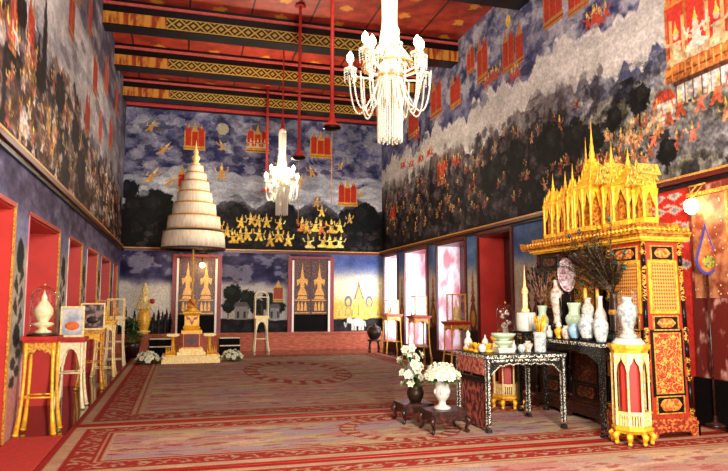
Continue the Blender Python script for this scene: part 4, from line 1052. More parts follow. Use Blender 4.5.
c1 = cabinet('dark lacquer cabinet behind the bright red one, under the peacock feathers', (4.99, 6.83, .013), .62, .74, 2.178, ('dark_wood', 'gilt_brown', 'gilt_black', 'gilt_brown', 'bronze', 'dark_wood'))
dup(c1, (4.99, 7.63, .013), 'farthest dark lacquer cabinet, behind the oval plate and dried twigs')
# --- miniature gilded palace on top of the cabinets
def palace():
    z0 = 2.242
    t = thing('miniature_palace', 'golden miniature palace of spired pavilions standing on top of the red cabinets', 'model palace', (5.15, 7.0, z0))
    m = MB()
    m.bb((-.2, -.99, .0), (.5, 1.42, .03)); m.bb((-.24, -1.02, .031), (.52, 1.46, .06)); m.bb((-.2, -.99, .061), (.48, 1.4, .11)); m.bb((-.17, -.97, .111), (.4, 1.36, .16))
    m.prism([(0, 0), (-.12, .05), (-.2, .13), (-.16, .02)], .5, TR(.3, 1.46, .0, PI / 2) @ Matrix.Scale(-1, 4, (1, 0, 0)))
    m.build('terrace', 'gold_deep', t)
    m = MB()
    for k in range(34):
        y = -.99 + k * .072; m.ball((-.22, y, .085), .016, 6, 4, sc=(1, 1, 1.4))
    for k in range(11): m.ball((-.2 + k * .066, -1.0, .085), .016, 6, 4, sc=(1, 1, 1.4))
    m.tube([(-.22, 1.4, .085), (-.22, -1.0, .085), (.48, -1.0, .085)], .008, 5)
    m.build('lotus_border', 'gold', t)
    def pav(y, x, w, body, top, gables=0, name='pavilion'):
        p = MB(); zb = .161
        p.box((x, y, zb + .03), (w * 1.15, w * 1.15, .06)); p.box((x, y, zb + .06 + body / 2), (w * .62, w * .62, body), mi=1)
        p.box((x, y, zb + .06 + body + .015), (w * 1.1, w * 1.1, .03))
        o = p.build(name, ['gold', 'gold_deep'], t)
        n = 3 if w > .3 else 2
        c = MB()
        for i in range(n):
            for j in range(n):
                if 0 < i < n - 1 and 0 < j < n - 1: continue
                xx = x - w / 2 + w * i / (n - 1); yy = y - w / 2 + w * j / (n - 1)
                c.lathe([(.026, 0), (.016, .03), (.016, body - .1), (.03, body)], (xx, yy, zb + .06), 8)
        c.build('columns', 'gold', o)
        # pointed curtains of the arches
        a = MB(); s = w / (n - 1)
        for side in range(4):
            for i in range(n - 1):
                T = TR(x, y, zb + .06, side * PI / 2) @ TR(-w / 2 + i * s, -w / 2, 0)
                a.prism([(0, body), (0, body * .35), (s * .25, body * .62), (s * .5, body * .92), (s * .75, body * .62), (s, body * .35), (s, body)], .012, T)
        a.build('arches', 'gold', o)
        r = MB(); zz = zb + .09 + body; ww = w * 1.12; tiers = 5 if w > .3 else 4; room = (top - zz)
        th = room * .36 / tiers
        for i in range(tiers):
            r.box((x, y, zz + th * .35), (ww, ww, th * .7), top=(ww * .82, ww * .82)); r.box((x, y, zz + th * .85), (ww * .7, ww * .7, th * .3))
            for sx in (-1, 1):
                for sy in (-1, 1): r.lathe([(.02, 0), (.012, .03), (.001, .09)], (x + sx * ww * .42, y + sy * ww * .42, zz + th * .4), 6)
            zz += th; ww *= .76
        r.build('tiered_roof', 'gold', o)
        s_ = MB(); L = top - zz; b = max(ww * .55, .03)
        s_.lathe([(b, 0), (b * 1.1, L * .05), (b * .6, L * .12), (b * .75, L * .18), (b * .45, L * .3), (b * .5, L * .36), (b * .28, L * .48), (b * .3, L * .52), (b * .16, L * .65), (b * .08, L * .85), (.001, L)], (x, y, zz), 10); s_.build('spire', 'gold', o)
        if gables:
            g = MB()
            for k in range(3):
                q = 1 - k * .18; zb2 = zb + .09 + body + k * .07
                for ry in (-1, 1):
                    T = TR(x - (w * .5 + .12) * q, y, zb2, PI / 2) @ Matrix.Identity(4)
                # ridge runs along X; gable faces the hall
                W = w * .5 * q; H = .12
                T = TR(x - w * .5 - .1 * (1 - k * .3), y - W, zb2, 0) @ Matrix.Rotation(-PI / 2, 4, 'Z') @ Matrix.Scale(-1, 4, (1, 0, 0))
                T = Matrix(((0, 1, 0, x - w * .5 - .1 + k * .05), (1, 0, 0, y), (0, 0, 1, zb2), (0, 0, 0, 1)))
                g.prism([(-W, 0), (W, 0), (W * .55, H * .45), (0, H * 1.15), (-W * .55, H * .45)], w + .12, T)
                for ss in (-1, 1):
                    g.tube([(x - w * .5 - .11 + k * .05, y + ss * W * 1.15, zb2 + .05), (x - w * .5 - .11 + k * .05, y + ss * W, zb2), (x - w * .5 - .11 + k * .05, y + ss * W * .5, zb2 + H * .5), (x - w * .5 - .11 + k * .05, y, zb2 + H * 1.5)], [.006, .014, .014, .006], 6)
            g.build('gabled_roof', ['gold_mosaic'], o)
    T_ = lambda z: z - z0
    pav(1.02, 0, .19, .42, T_(3.36)); pav(.71, 0, .17, .42, T_(3.34)); pav(.36, .1, .1, .62, T_(3.74), name='side_spire')
    pav(.09, 0, .34, .5, T_(3.9)); pav(-.17, .1, .09, .6, T_(3.55), name='side_spire'); pav(-.31, -.02, .15, .46, T_(3.44), 1)
    pav(-.6, 0, .26, .44, T_(3.36)); pav(-.86, 0, .17, .34, T_(2.95), 1); pav(.36, -.12, .11, .44, T_(3.36))
    return t
M['gold_deep'] = two('deep_gilding', (140, 70, 20), (222, 146, 44), 24, .4, .6, rough=.35, metal=.3)
M['gold_mosaic'] = two('gilt_roof_mosaic', (150, 130, 60), (244, 190, 72), 30, .4, .55, rough=.3, metal=.3)
palace()

# --- vessels and ornaments on the tables
PROFS = {
 'jar': [(.6, 0), (.62, .03), (.85, .25), (1, .5), (.95, .72), (.6, .86), (.55, .9), (.66, 1), (.5, .98), (.4, .86), (.001, .84)],
 'baluster': [(.6, 0), (.62, .04), (.5, .12), (.8, .4), (1, .62), (.9, .74), (.5, .84), (.46, .92), (.62, 1), (.45, .98), (.35, .85), (.001, .82)],
 'beaker': [(.9, 0), (.92, .03), (.9, .06), (.96, .5), (1, 1), (.9, 1), (.85, .95), (.001, .93)],
 'bowl': [(.45, 0), (.46, .1), (.42, .16), (.75, .42), (.95, .75), (1, 1), (.95, 1), (.7, .5), (.001, .3)],
 'flared': [(.75, 0), (.8, .05), (.95, .2), (1, .36), (.85, .48), (.62, .56), (.6, .7), (.75, .92), (.8, 1), (.7, .98), (.5, .7), (.001, .6)],
 'box': [(.85, 0), (.95, .05), (1, .3), (1, .7), (.96, .9), (.9, 1), (.001, 1)],
 'bottle': [(.7, 0), (.9, .15), (1, .35), (.85, .52), (.4, .68), (.36, .9), (.46, 1), (.3, .98), (.001, .9)],
}
def vessel(name, label, cat, loc, h, r, prof, mat, foot=None, lid=None, group=None):
    t = thing(name, label, cat, loc, 0, group)
    z = 0
    if foot:
        m = MB(); m.lathe([(r * .8, 0), (r * .85, h * .06), (r * .7, h * .1), (.001, h * .1)], n=18); m.build('stand', foot, t); z = h * .101
    m = MB(); m.lathe([(a * r, z + b * (h - z)) for a, b in PROFS[prof]], n=24); m.build('body', mat, t)
    if lid:
        m = MB(); m.lathe([(r * .62, h), (r * .66, h + .012), (r * .4, h + .05), (r * .12, h + .07), (r * .16, h + .09), (.001, h + .11)], n=18); m.build('lid', lid, t)
    return t
T1 = .899; T2 = 1.0495
# on the pearl-inlaid table
vessel('celadon_bowl', 'large celadon bowl, uppermost of the two stacked on the front table', 'bowl', (3.74, 6.98, T1 + .142), .085, .15, 'bowl', 'celadon')
vessel('celadon_bowl', 'smaller celadon bowl under the large one on the front table', 'bowl', (3.74, 6.98, T1 + .061), .08, .12, 'bowl', 'celadon')
t = thing('square_dish', 'white square dish under the stacked celadon bowls', 'dish', (3.74, 6.98, T1 + .001)); m = MB(); m.box((0, 0, .03), (.2, .16, .058), top=(.24, .19)); m.build('body', 'porcelain', t); m = MB(); m.box((0, 0, .0595), (.19, .15, .001)); m.build('rim_well', 'celadon', t)
t = vessel('brush_pot', 'tall pale square brush pot at the right end of the front table', 'pot', (4.2, 6.92, T1 + .001), .24, .075, 'beaker', 'blue_white')
t = thing('gilt_joss_sticks', 'bundle of golden joss sticks in the tall pale brush pot', 'incense sticks', (4.2, 6.92, T1 + .23)); m = MB(); R = random.Random(5)
for k in range(18): a = R.uniform(0, 6.28); q = R.uniform(.02, .06); m.tube([(q * .6 * math.cos(a), q * .6 * math.sin(a), 0.002), (q * 1.5 * math.cos(a), q * 1.5 * math.sin(a), R.uniform(.14, .22))], .009, 5)
m.build('sticks', 'gold', t)
vessel('white_cup', 'white cup with black foot on the corner of the front table', 'cup', (3.47, 7.0, T1 + .001), .1, .05, 'jar', 'porcelain', 'black')
for i, (x, y, n) in enumerate([(3.48, 7.28, 'behind the white cup'), (3.58, 7.06, 'between the white cup and the bowls'), (3.46, 7.12, 'at the left edge of the front table')]):
    t = thing('gilded_leaf_ornament', 'small gilded ornament of upright leaves ' + n, 'ornament', (x, y, T1 + .001), 0, 'gilded leaf ornaments on the front table'); m = MB(); m.lathe([(.05, 0), (.055, .02), (.03, .035), (.001, .04)], n=12); m.build('foot', 'gold', t); m = MB()
    for k in range(9): a = k * 2 * PI / 9; m.leaf((.01 * math.cos(a), .01 * math.sin(a), .03), (math.cos(a) * .5, math.sin(a) * .5, 1), .1, .04, .1)
    m.build('leaves', 'gold', t)
t = thing('white_figurine', 'small white seated figurine at the back left of the front table', 'figurine', (3.5, 7.45, T1 + .001)); m = MB(); m.lathe([(.06, 0), (.062, .04), (.045, .06), (.055, .1), (.04, .14), (.022, .16), (.03, .19), (.026, .215), (.008, .24), (.001, .25)], n=16); m.build('body', 'porcelain', t); m = MB(); m.lathe([(.065, 0.0), (.07, .02), (.063, .035)], n=12); m.build('gilded_base', 'gold', t)
vessel('white_bottle', 'slim white bottle beside the celadon bowls', 'bottle', (3.97, 7.15, T1 + .001), .13, .035, 'bottle', 'porcelain')
vessel('round_jar', 'small round grey-white jar on the front table, left of the cream jar', 'jar', (3.98, 6.98, T1 + .001), .09, .05, 'jar', 'blue_white')
vessel('cream_jar', 'cream jar with enamel figures on the front table', 'jar', (4.08, 7.0, T1 + .001), .13, .062, 'baluster', 'famille')
vessel('white_teapot_jar', 'white lidded jar at the back of the front table, left of the bowls', 'jar', (3.66, 7.3, T1 + .001), .09, .07, 'jar', 'porcelain', None, 'porcelain')
t = thing('dark_fret_stand', 'dark fretwork stand at the back right of the front table', 'stand', (4.31, 7.42, T1 + .001)); m = MB(); m.box((0, 0, .215), (.25, .24, .02)); m.build('top', 'black', t)
for sx in (-1, 1):
    for sy in (-1, 1): m = MB(); m.box((sx * .105, sy * .1, .102), (.03, .03, .204)); m.build('leg', 'black', t)
m = MB(); m.box((0, -.1, .17), (.179, .015, .06)); m.build('fret', 'pearl_dark', t)
vessel('wide_white_jar', 'broad white jar on the dark fretwork stand', 'jar', (4.31, 7.42, T1 + .227), .24, .128, 'box', 'porcelain')
t = thing('gilded_stupa', 'slender gilded spire ornament standing on the broad white jar', 'ornament', (4.3, 7.42, T1 + .468)); m = MB(); m.lathe([(.05, 0), (.055, .03), (.034, .05), (.034, .24), (.045, .26), (.036, .3), (.02, .33), (.013, .4), (.004, .55), (.001, .62)], n=14); m.build('body', 'cream_gold', t)
m = MB(); m.lathe([(.038, .26), (.05, .27), (.038, .282)], n=14); m.build('ring', 'gold', t)
t = thing('display_step', 'long dark lacquer step along the back of the taller table', 'step', (4.7, 6.22, T2 + .001)); m = MB(); m.bb((0, 0, .08), (.22, 1.78, .1)); m.build('top', 'black', t); m = MB(); m.bb((.01, .01, 0), (.21, 1.77, .079)); m.build('riser', 'pearl_dark', t)
# on the taller table
V = [
 ('lidded_jar', 'white enamelled jar at the far end of the taller table', 'jar', (4.6, 7.92, 0), .26, .09, 'jar', 'famille', None, 'porcelain'),
 ('twig_vase', 'pale vase holding dried twigs on the taller table', 'vase', (4.77, 7.78, 1), .3, .085, 'flared', 'celadon', None, None),
 ('tall_vase', 'tall white vase with painted panels beside the dried twigs', 'vase', (4.8, 7.46, 1), .64, .09, 'baluster', 'famille', 'dark_wood', None),
 ('globe_vase', 'pale green globe vase with a flared neck below the oval plate', 'vase', (4.8, 7.08, 1), .34, .115, 'flared', 'celadon', 'black', None),
 ('small_white_bottle', 'small white bottle at the front edge of the taller table', 'bottle', (4.57, 7.3, 0), .15, .045, 'bottle', 'porcelain', None, None),
 ('gilded_bowl', 'small golden pot at the front edge of the taller table', 'pot', (4.58, 7.1, 0), .14, .062, 'baluster', 'gold', None, 'porcelain'),
 ('blue_footed_jar', 'pale blue glazed jar on the taller table', 'jar', (4.59, 6.78, 0), .19, .075, 'jar', 'paleblue', 'black', None),
 ('enamel_vase', 'slim enamelled vase behind the pale blue jar', 'vase', (4.8, 6.8, 1), .4, .075, 'baluster', 'famille', None, None),
 ('blue_white_jar', 'large blue and white jar at the near end of the taller table', 'jar', (4.58, 6.52, 0), .31, .1, 'jar', 'blue_white', 'black', None),
 ('lilac_vase', 'white vase with slender neck among the peacock feathers', 'vase', (4.83, 6.6, 1), .42, .075, 'bottle', 'porcelain', None, None),
 ('grey_vase', 'narrow grey-white vase beside the golden octagonal stand', 'vase', (4.6, 6.29, 0), .3, .085, 'jar', 'blue_white', None, None),
 ('white_lidded_pot', 'plump white pot next to the tall painted vase', 'pot', (4.59, 7.5, 0), .22, .085, 'jar', 'porcelain', None, None),
 ('white_beaker', 'white beaker at the far front corner of the taller table', 'beaker', (4.58, 7.72, 0), .2, .06, 'beaker', 'blue_white', None, None),
 ('rose_jar', 'squat enamelled jar between the candles and the globe vase', 'jar', (4.58, 6.94, 0), .16, .06, 'jar', 'famille', None, None),
]
for n, l, c, (x, y, up), h, r, p, m_, f, lid in V: vessel(n, l, c, (x, y, T2 + (.102 if up else .001)), h, r, p, m_, f, lid)
# pink spray + candles
for i, (x, y, hh, n) in enumerate([(4.87, 6.94, .52, 'left one of the pair below the peacock feathers'), (4.87, 6.7, .54, 'right one of the pair below the peacock feathers')]):
    t = thing('tall_candle', 'tall yellow candle, ' + n, 'candle', (x, y, T2 + .102), 0, 'tall yellow candles'); m = MB(); m.lathe([(.03, 0), (.032, .02), (.012, .04), (.012, .06), (.03, .08), (.001, .08)], n=12); m.build('holder', 'old_gold', t); m = MB(); m.lathe([(.022, .081), (.02, hh), (.004, hh + .01)], n=12); m.build('wax', 'candle', t)
# oval plate on its stand
t = thing('oval_plate', 'upright oval porcelain plate with pinkish pattern on a black stand', 'plate', (4.83, 7.28, T2 + .102))
m = MB(); m.lathe([(.001, -.012), (.9, -.012), (1.0, .012), (.96, .016), (.8, 0), (.001, -.002)], (0, 0, 0), 32, T=TR(0, -.0, .7, -.12) @ Matrix.Rotation(PI / 2 - .12, 4, 'X') @ Matrix.Diagonal((.125, .225, 1, 1))); m.build('dish', 'plate', t)
m = MB(); m.box((0, .0, .012), (.18, .1, .024)); m.tube([(-.05, .02, .02), (-.06, .07, .4)], .01, 6); m.tube([(.05, .02, .02), (.04, .07, .5)], .01, 6); m.bb((-.05, -.0, .024), (.05, .04, .45)); m.build('stand', 'black', t)
M['dummy'] = M['black']
# dried twigs
t = thing('dried_twigs', 'bundle of dried twigs with dark tips in the pale vase', 'dried plants', (4.77, 7.78, T2 + .37)); R = random.Random(8); m = MB(); b = MB()
for k in range(70):
    a = R.uniform(0, 6.28); q = R.uniform(.02, .17); h = R.uniform(.22, .5); p = (q * math.cos(a), q * math.sin(a), h)
    m.tube([(.01 * math.cos(a), .01 * math.sin(a), 0), (p[0] * .4, p[1] * .4, h * .5), p], .004, 5)
    m.tube([p, (p[0] * 1.15, p[1] * 1.15, h + .06)], [.008, .018], 5, 1)
m.build('stems', ['twig', 'soot'], t)
# peacock feathers
t = thing('feather_vase', 'dark slim vase holding the peacock feathers', 'vase', (4.81, 6.32, T2 + .102)); m = MB(); m.lathe([(.05, 0), (.055, .03), (.04, .08), (.055, .25), (.04, .42), (.05, .47), (.03, .45), (.001, .4)], n=16); m.build('body', 'bronze', t)
m = MB(); m.lathe([(.056, .2), (.062, .23), (.056, .26)], n=16); m.build('band', 'old_gold', t)
t = thing('peacock_feathers', 'fan of peacock feathers leaning across the top of the red cabinets', 'feathers', (4.81, 6.32, T2 + .56)); R = random.Random(2); q_ = MB()
for k in range(60):
    u = R.random(); a = -1.25 + 2.0 * u
    L = R.uniform(.5, 1.0) * (1 if u < .75 else .7); dy = -math.sin(a); dz = math.cos(a)
    d = Vector((R.uniform(-.5, -.05) * .6, dy * .95, max(dz, .25))).normalized(); side = R.uniform(-.08, .08)
    pts = [tuple(d * (L * s) + Vector((0, side * s * s, -.1 * s * s))) for s in (0, .35, .7, 1)]
    m = MB(); m.tube(pts, [.004, .004, .003, .002], 5)
    for j in range(20):
        s = .3 + .7 * j / 19; p = Vector(pts[0]).lerp(Vector(pts[3]), s)
        for sg in (-1, 1): m.leaf(p, (R.uniform(-.5, .2), sg * .8, R.uniform(.2, .8)), R.uniform(.07, .12), .016, .4, 0, 2)
    if k % 3 == 0: m.ball(pts[3], .03, 8, 5, 1, sc=(.4, 1, 1.2)); m.ball(tuple(Vector(pts[3]) + Vector((-.011, -.004, 0))), .012, 8, 5, 2, sc=(.4, 1, 1.1))
    m.build('feather', ['feather', 'eye', 'eye'], t)
t = thing('dried_brush', 'dark feather brush with pale quills above the glass-covered jar', 'brush', (4.82, 6.1, 1.0)) if False else None
# glass-covered jar on the octagonal stand
vessel('covered_jar', 'white enamelled jar under the glass cover on the near octagonal stand', 'jar', (4.64, 5.88, 1.1145), .44, .105, 'baluster', 'blue_white', 'porcelain')
t = thing('glass_dome', 'bell glass over a white jar on the near golden octagonal stand', 'glass dome', (4.64, 5.88, 1.0535))
m = MB(); m.lathe([(.175, 0), (.165, .02), (.14, .04), (.132, .06), (.001, .06)], n=24); m.build('base', 'porcelain', t)
m = MB(); m.lathe([(.128, .061), (.128, .44), (.12, .52), (.095, .575), (.05, .6), (.001, .61)], n=24); m.build('glass_cover', 'glass', t)
# dome on the far octagonal stand
dome('glass dome with pale flowers on the far octagonal stand', (4.5, 8.32, 1.015), .13, .47)
t = thing('porcelain_flowers', 'pale porcelain flower group inside the far glass dome', 'ornament', (4.5, 8.32, 1.047)); m = MB(); m.lathe([(.06, 0), (.04, .03), (.03, .12), (.001, .13)], n=12); m.build('base', 'porcelain', t); m = MB(); R = random.Random(6)
for k in range(22): a = R.uniform(0, 6.28); z = R.uniform(.08, .33); q = R.uniform(.02, .08); m.ball((q * math.cos(a), q * math.sin(a), z), .022, 7, 5)
m.build('blossoms', 'famille', t)
# ceremonial fan by the mosaic door
t = thing('ceremonial_fan', 'blue-edged teardrop ceremonial fan before the mosaic door on the right', 'fan', (6.3, 6.46, .001), -.1)
def tear(s, n=22):
    out = []
    for k in range(n):
        a = 2 * PI * k / n; x = math.sin(a); z = -math.cos(a)
        z2 = z if z < 0 else z * 2.0 * (z ** .15 if z > 0 else 1); w = 1 if z < 0 else max(0, 1 - z) ** .75 * 1.0 if z > .02 else 1
        out.append((x * .135 * s * (w if z > 0 else 1), (z2 * .2 if z > 0 else z * .17) * s))
    return out
m = MB(); m.prism(tear(1.15), .012, TR(0, 0, 2.03)); m.build('blue_rim', 'blue_enamel', t)
m = MB(); m.prism(tear(.95), .008, TR(0, -.009, 2.03)); m.build('fan_face', 'mosaic', t)
m = MB(); m.ball((.02, -.016, 2.0), .085, 16, 8, sc=(1, .12, 1)); m.build('green_disc', 'green_glass', t)
m = MB(); m.tube([(0, .006, .02), (0, .006, 1.84)], .014, 8); m.lathe([(.12, 0), (.12, .02), (.03, .05), (.02, .12), (.001, .12)], n=16); m.build('pole', 'dark_wood', t)
# --- throne group
Y0 = 16.3
t = thing('throne_altar', 'cream and gold stepped altar before the throne at the back', 'altar', (.3, 16.3, .013))
m = MB(); m.bb((-.69, 0, 0), (.69, 1.1, .1)); m.bb((-.66, .03, .1), (.66, 1.07, .15)); m.bb((-.69, .0, .15), (.69, 1.1, .18)); m.build('platform', 'cream_gold', t)
m = MB(); m.bb((-.34, .25, .181), (.34, .95, .26)); m.bb((-.29, .29, .261), (.29, .9, .33)); m.build('step', 'cream_gold', t)
m = MB(); m.bb((-.2, .36, .331), (.2, .85, .76)); m.bb((-.25, .32, .7), (.25, .88, .78)); m.bb((-.25, .32, .331), (.25, .88, .36)); m.build('pedestal', 'gold', t)
p = MB(); p.bb((-.185, .33, .37), (.185, .358, .69)); o = p.build('front_cloth', 'emblem_red', t)
p = MB(); p.prism([(-.15, .12), (-.05, .06), (0, .0), (.05, .06), (.15, .12), (.1, .14), (.04, .12), (.03, .2), (0, .24), (-.03, .2), (-.04, .12), (-.1, .14)], .01, TR(0, .318, .42)); p.build('emblem', 'bronze', o)
m = MB(); m.lathe([(.26, 0), (.3, .06), (.25, .12), (.25, .36), (.31, .43), (.3, .46), (.01, .46)], (0, .6, .781), 4, rot=PI / 4, smooth=False); o = m.build('upper_box', 'gold', t)
p = MB(); p.prism([(-.16, .14), (-.06, .1), (0, .0), (.06, .1), (.16, .14), (.12, .05), (.05, .04), (.03, -.04), (0, -.08), (-.03, -.04), (-.05, .04), (-.12, .05)], .01, TR(0, .398, 1.0)); p.build('emblem', 'red', o)
# small image on the altar
t = thing('seated_image', 'small gilded seated image with red cloth on top of the throne altar', 'statue', (.3, 16.9, 1.256)); m = MB()
m.lathe([(.16, 0), (.17, .03), (.12, .06), (.14, .09), (.001, .09)], n=16); m.build('lotus_base', 'gold', t)
m = MB(); m.ball((0, 0, .13), .12, 14, 8, sc=(1.15, .8, .42)); m.lathe([(.085, .15), (.075, .2), (.09, .29), (.04, .33), (.032, .35), (.045, .38), (.042, .42), (.02, .45), (.008, .5), (.001, .54)], n=14); m.tube([(.08, 0, .3), (.13, -.02, .2), (.05, -.09, .16)], [.022, .022, .018], 8); m.tube([(-.08, 0, .3), (-.13, -.02, .2), (-.05, -.09, .16)], [.022, .022, .018], 8); m.build('figure', 'old_gold', t)
m = MB(); m.tube([(-.06, -.05, .3), (.0, -.085, .22), (.08, -.05, .16)], [.02, .024, .02], 8); m.build('red_sash', 'red', t)
# side offering tables
for sx, n in [(-1, 'left'), (1, 'right')]:
    x = .3 + sx * .44
    t = thing('offering_table', 'small gilded T-shaped offering table on the %s of the throne altar' % n, 'table', (x, 16.62, .194), 0, 'offering tables beside the altar')
    m = MB(); m.box((0, 0, .5), (.3, .22, .05)); m.box((0, 0, .465), (.22, .16, .02)); m.build('top', 'cream_gold', t); m = MB(); m.lathe([(.09, 0), (.08, .03), (.04, .06), (.035, .2), (.05, .24), (.035, .28), (.04, .43), (.07, .454)], n=12); m.build('pillar', 'gold', t)
    t = thing('leaf_candelabrum', 'gilded spiky candelabrum at the foot of the %s offering table' % n, 'candelabrum', (x + sx * .05, 16.42, .194), 0, 'gilded candelabra beside the altar'); m = MB(); m.box((0, 0, .015), (.24, .07, .03)); m.build('base', 'gold', t); m = MB()
    for k in range(6): m.lathe([(.012, 0), (.022, .04), (.012, .09), (.001, .22)], (-.1 + k * .04, 0, .03), 8)
    m.build('spikes', 'gold', t)
# tiered umbrella
t = thing('tiered_umbrella', 'tall seven-tiered cream silk umbrella of honour above the throne altar', 'umbrella', (.3, 17.43, 0.013))
m = MB(); m.tube([(0, 0, 0), (0, 0, 5.1)], .022, 10); m.lathe([(.14, 0), (.13, .04), (.05, .08), (.03, .2), (.001, .2)], n=16); m.build('pole', 'gold', t)
tiers = [(.86, 2.96, .46), (.73, 3.46, .36), (.6, 3.83, .33), (.485, 4.17, .3), (.395, 4.48, .28), (.31, 4.77, .22), (.22, 5.0, .2)]
for i, (r, z, h) in enumerate(tiers):
    r *= .96; z -= .08
    m = MB(); n = 48; prof = [(r, 0), (r * .985, h * .5), (r * .95, h * .97), (r * .9, h), (.03, h + .03)]
    m.lathe(prof, (0, 0, z), n); o = m.build('tier', 'umbrella', t)
    g = MB(); g.lathe([(r + .004, .0), (r + .01, .012), (r + .004, .024)], (0, 0, z), n); g.lathe([(r * .97, h - .02), (r * .962, h - .002)], (0, 0, z), n); g.build('trim_band', 'bronze' if i == 0 else 'old_gold', o)
m = MB()
for k in range(40): a = 2 * PI * k / 40; m.tube([(.81 * math.cos(a), .81 * math.sin(a), 2.87), (.8 * math.cos(a), .8 * math.sin(a), 2.82)], [.008, .012], 5)
m.tube([(.81 * math.cos(2 * PI * k / 40), .81 * math.sin(2 * PI * k / 40), 2.865) for k in range(40)], .012, 5, closed=True); m.build('fringe', 'dark_red', t)
m = MB(); m.lathe([(.1, 0), (.12, .05), (.06, .1), (.1, .18), (.11, .24), (.05, .3), (.07, .38), (.03, .46), (.015, .55), (.001, .7)], (0, 0, 5.12), 14); m.build('finial', 'cream_gold', t)
# left of the throne: vase, plant, candlesticks
t = thing('gilded_flower_vase', 'round golden vase on the brick ledge left of the throne', 'vase', (-.98, 20.02 + .2 - .0, .5515)) if False else thing('gilded_flower_vase', 'round golden vase standing on the plinth left of the throne', 'vase', (-1.02, 20.27, .5515))
m = MB(); m.lathe([(.14, 0), (.15, .03), (.1, .06), (.12, .12), (.17, .28), (.19, .46), (.16, .62), (.1, .72), (.001, .72)], n=18, sy=.55); m.build('body', 'gold', t); m = MB(); m.lathe([(.19, .05), (.2, .08), (.19, .1)], n=18, sy=.55); m.build('rim', 'cream_gold', t)
t = thing('cone_of_flowers', 'tall cone of cream flowers with one red bloom in the golden vase', 'flowers', (-1.02, 20.27, 1.2725)); m = MB(); R = random.Random(4)
for k in range(110): z = R.random() ** 1.2; q = .2 * (1 - z) + .01; a = R.uniform(0, 6.28); m.ball((q * math.cos(a), q * math.sin(a) * .5, .02 + z * .75), .035, 6, 4)
m.lathe([(.18, 0), (.1, .35), (.02, .72), (.001, .75)], n=10, sy=.5); m.build('cream_blooms', 'cream_gold', t); m = MB(); m.ball((.22, -.04, .25), .08, 8, 6); m.build('red_bloom', 'red', t)
t = thing('potted_plant', 'leafy green pot plant in the far left corner', 'plant', (-1.25, 19.2, .001)); m = MB(); m.lathe([(.16, 0), (.2, .25), (.22, .34), (.2, .36), (.17, .33), (.001, .3)], n=18); m.build('pot', 'dark_wood', t); m = MB(); R = random.Random(12)
for k in range(80): a = R.uniform(0, 6.28); z = R.uniform(.3, 1.0); m.leaf((.03 * math.cos(a), .03 * math.sin(a), z), (math.cos(a), math.sin(a), R.uniform(-.1, 1.1)), R.uniform(.25, .42), R.uniform(.07, .11), .4)
m.tube([(0, 0, .3), (.02, 0, 1.1)], .02, 6); m.build('leaves', 'leaf', t)
for i, x in enumerate((-.78, -.6, -.42, -.24)):
    t = thing('dark_candlestick', ['leftmost', 'second from left', 'third from left', 'rightmost'][i] + ' of four dark candlesticks on the plinth left of the throne', 'candlestick', (x, 20.26, .5515), 0, 'dark candlesticks on the plinth'); m = MB(); h = (.42, .55, .5, .36)[i]; m.lathe([(.07, 0), (.06, .03), (.025, .06), (.022, h * .5), (.04, h * .55), (.02, h * .6), (.03, h * .85), (.055, h * .9), (.055, h * .94), (.001, h * .94)], n=12); m.build('stem', 'bronze', t); m = MB(); m.lathe([(.03, h * .941), (.028, h + .08), (.001, h + .09)], n=10); m.build('candle', 'black', t)
# steps in dark wood beside the throne
for sx, n in [(-1, 'left'), (1, 'right')]:
    t = thing('side_steps', 'dark wooden steps against the plinth %s of the throne' % n, 'steps', (.48 + sx * 1.0, 19.78, .013), 0, 'dark steps beside the throne'); m = MB(); m.bb((-.3, 0, 0), (.3, .38, .2)); m.bb((-.3, .14, .2), (.3, .38, .42)); m.build('treads', 'dull_black', t); m = MB(); m.bb((-.3, -.012, .17), (.3, -.001, .2)); m.bb((-.3, .128, .39), (.3, .139, .42)); m.build('nosing', 'cream', t)
# cream stand with arched case between the doors
tall_stand('cream stand with arched legs between the two back doors', (2.4, 19.78, .001), 1.06, .4, 'cream', 'cream_gold', 'cream', None, arch=True, shelf=[], sub='arched_stand')
glass_case('arched cream glazed case between the two back doors', (2.4, 19.78, 1.062), .42, .36, .6, 'cream', None, 0, True)
content('bronze_figurine', 'small dark figurine inside the arched cream case', 'figurine', (2.4, 19.78, 1.083), .42, .1, 'bronze')
# drum stool in the far right corner
t = thing('drum_stool', 'dark round drum stool at the far right corner', 'stool', (5.88, 19.35, .001)); m = MB(); m.lathe([(.2, .28), (.22, .3), (.2, .34), (.001, .34)], n=18); m.build('seat', 'dark_wood', t)
for k in range(4): a = k * PI / 2 + .6; m = MB(); m.tube([(.16 * math.cos(a), .16 * math.sin(a), .28), (.2 * math.cos(a), .2 * math.sin(a), .14), (.2 * math.cos(a), .2 * math.sin(a), .012)], [.03, .022, .028], 7); m.build('leg', 'dark_wood', t)
t = thing('lidded_urn', 'dark brown lidded urn on the drum stool', 'urn', (5.88, 19.35, .3415)); m = MB(); m.lathe([(.12, 0), (.2, .1), (.23, .22), (.2, .34), (.001, .36)], n=18); m.build('body', 'bronze', t); m = MB(); m.lathe([(.2, .341), (.19, .37), (.06, .44), (.03, .5), (.001, .52)], n=18); m.build('lid', 'dark_wood', t)
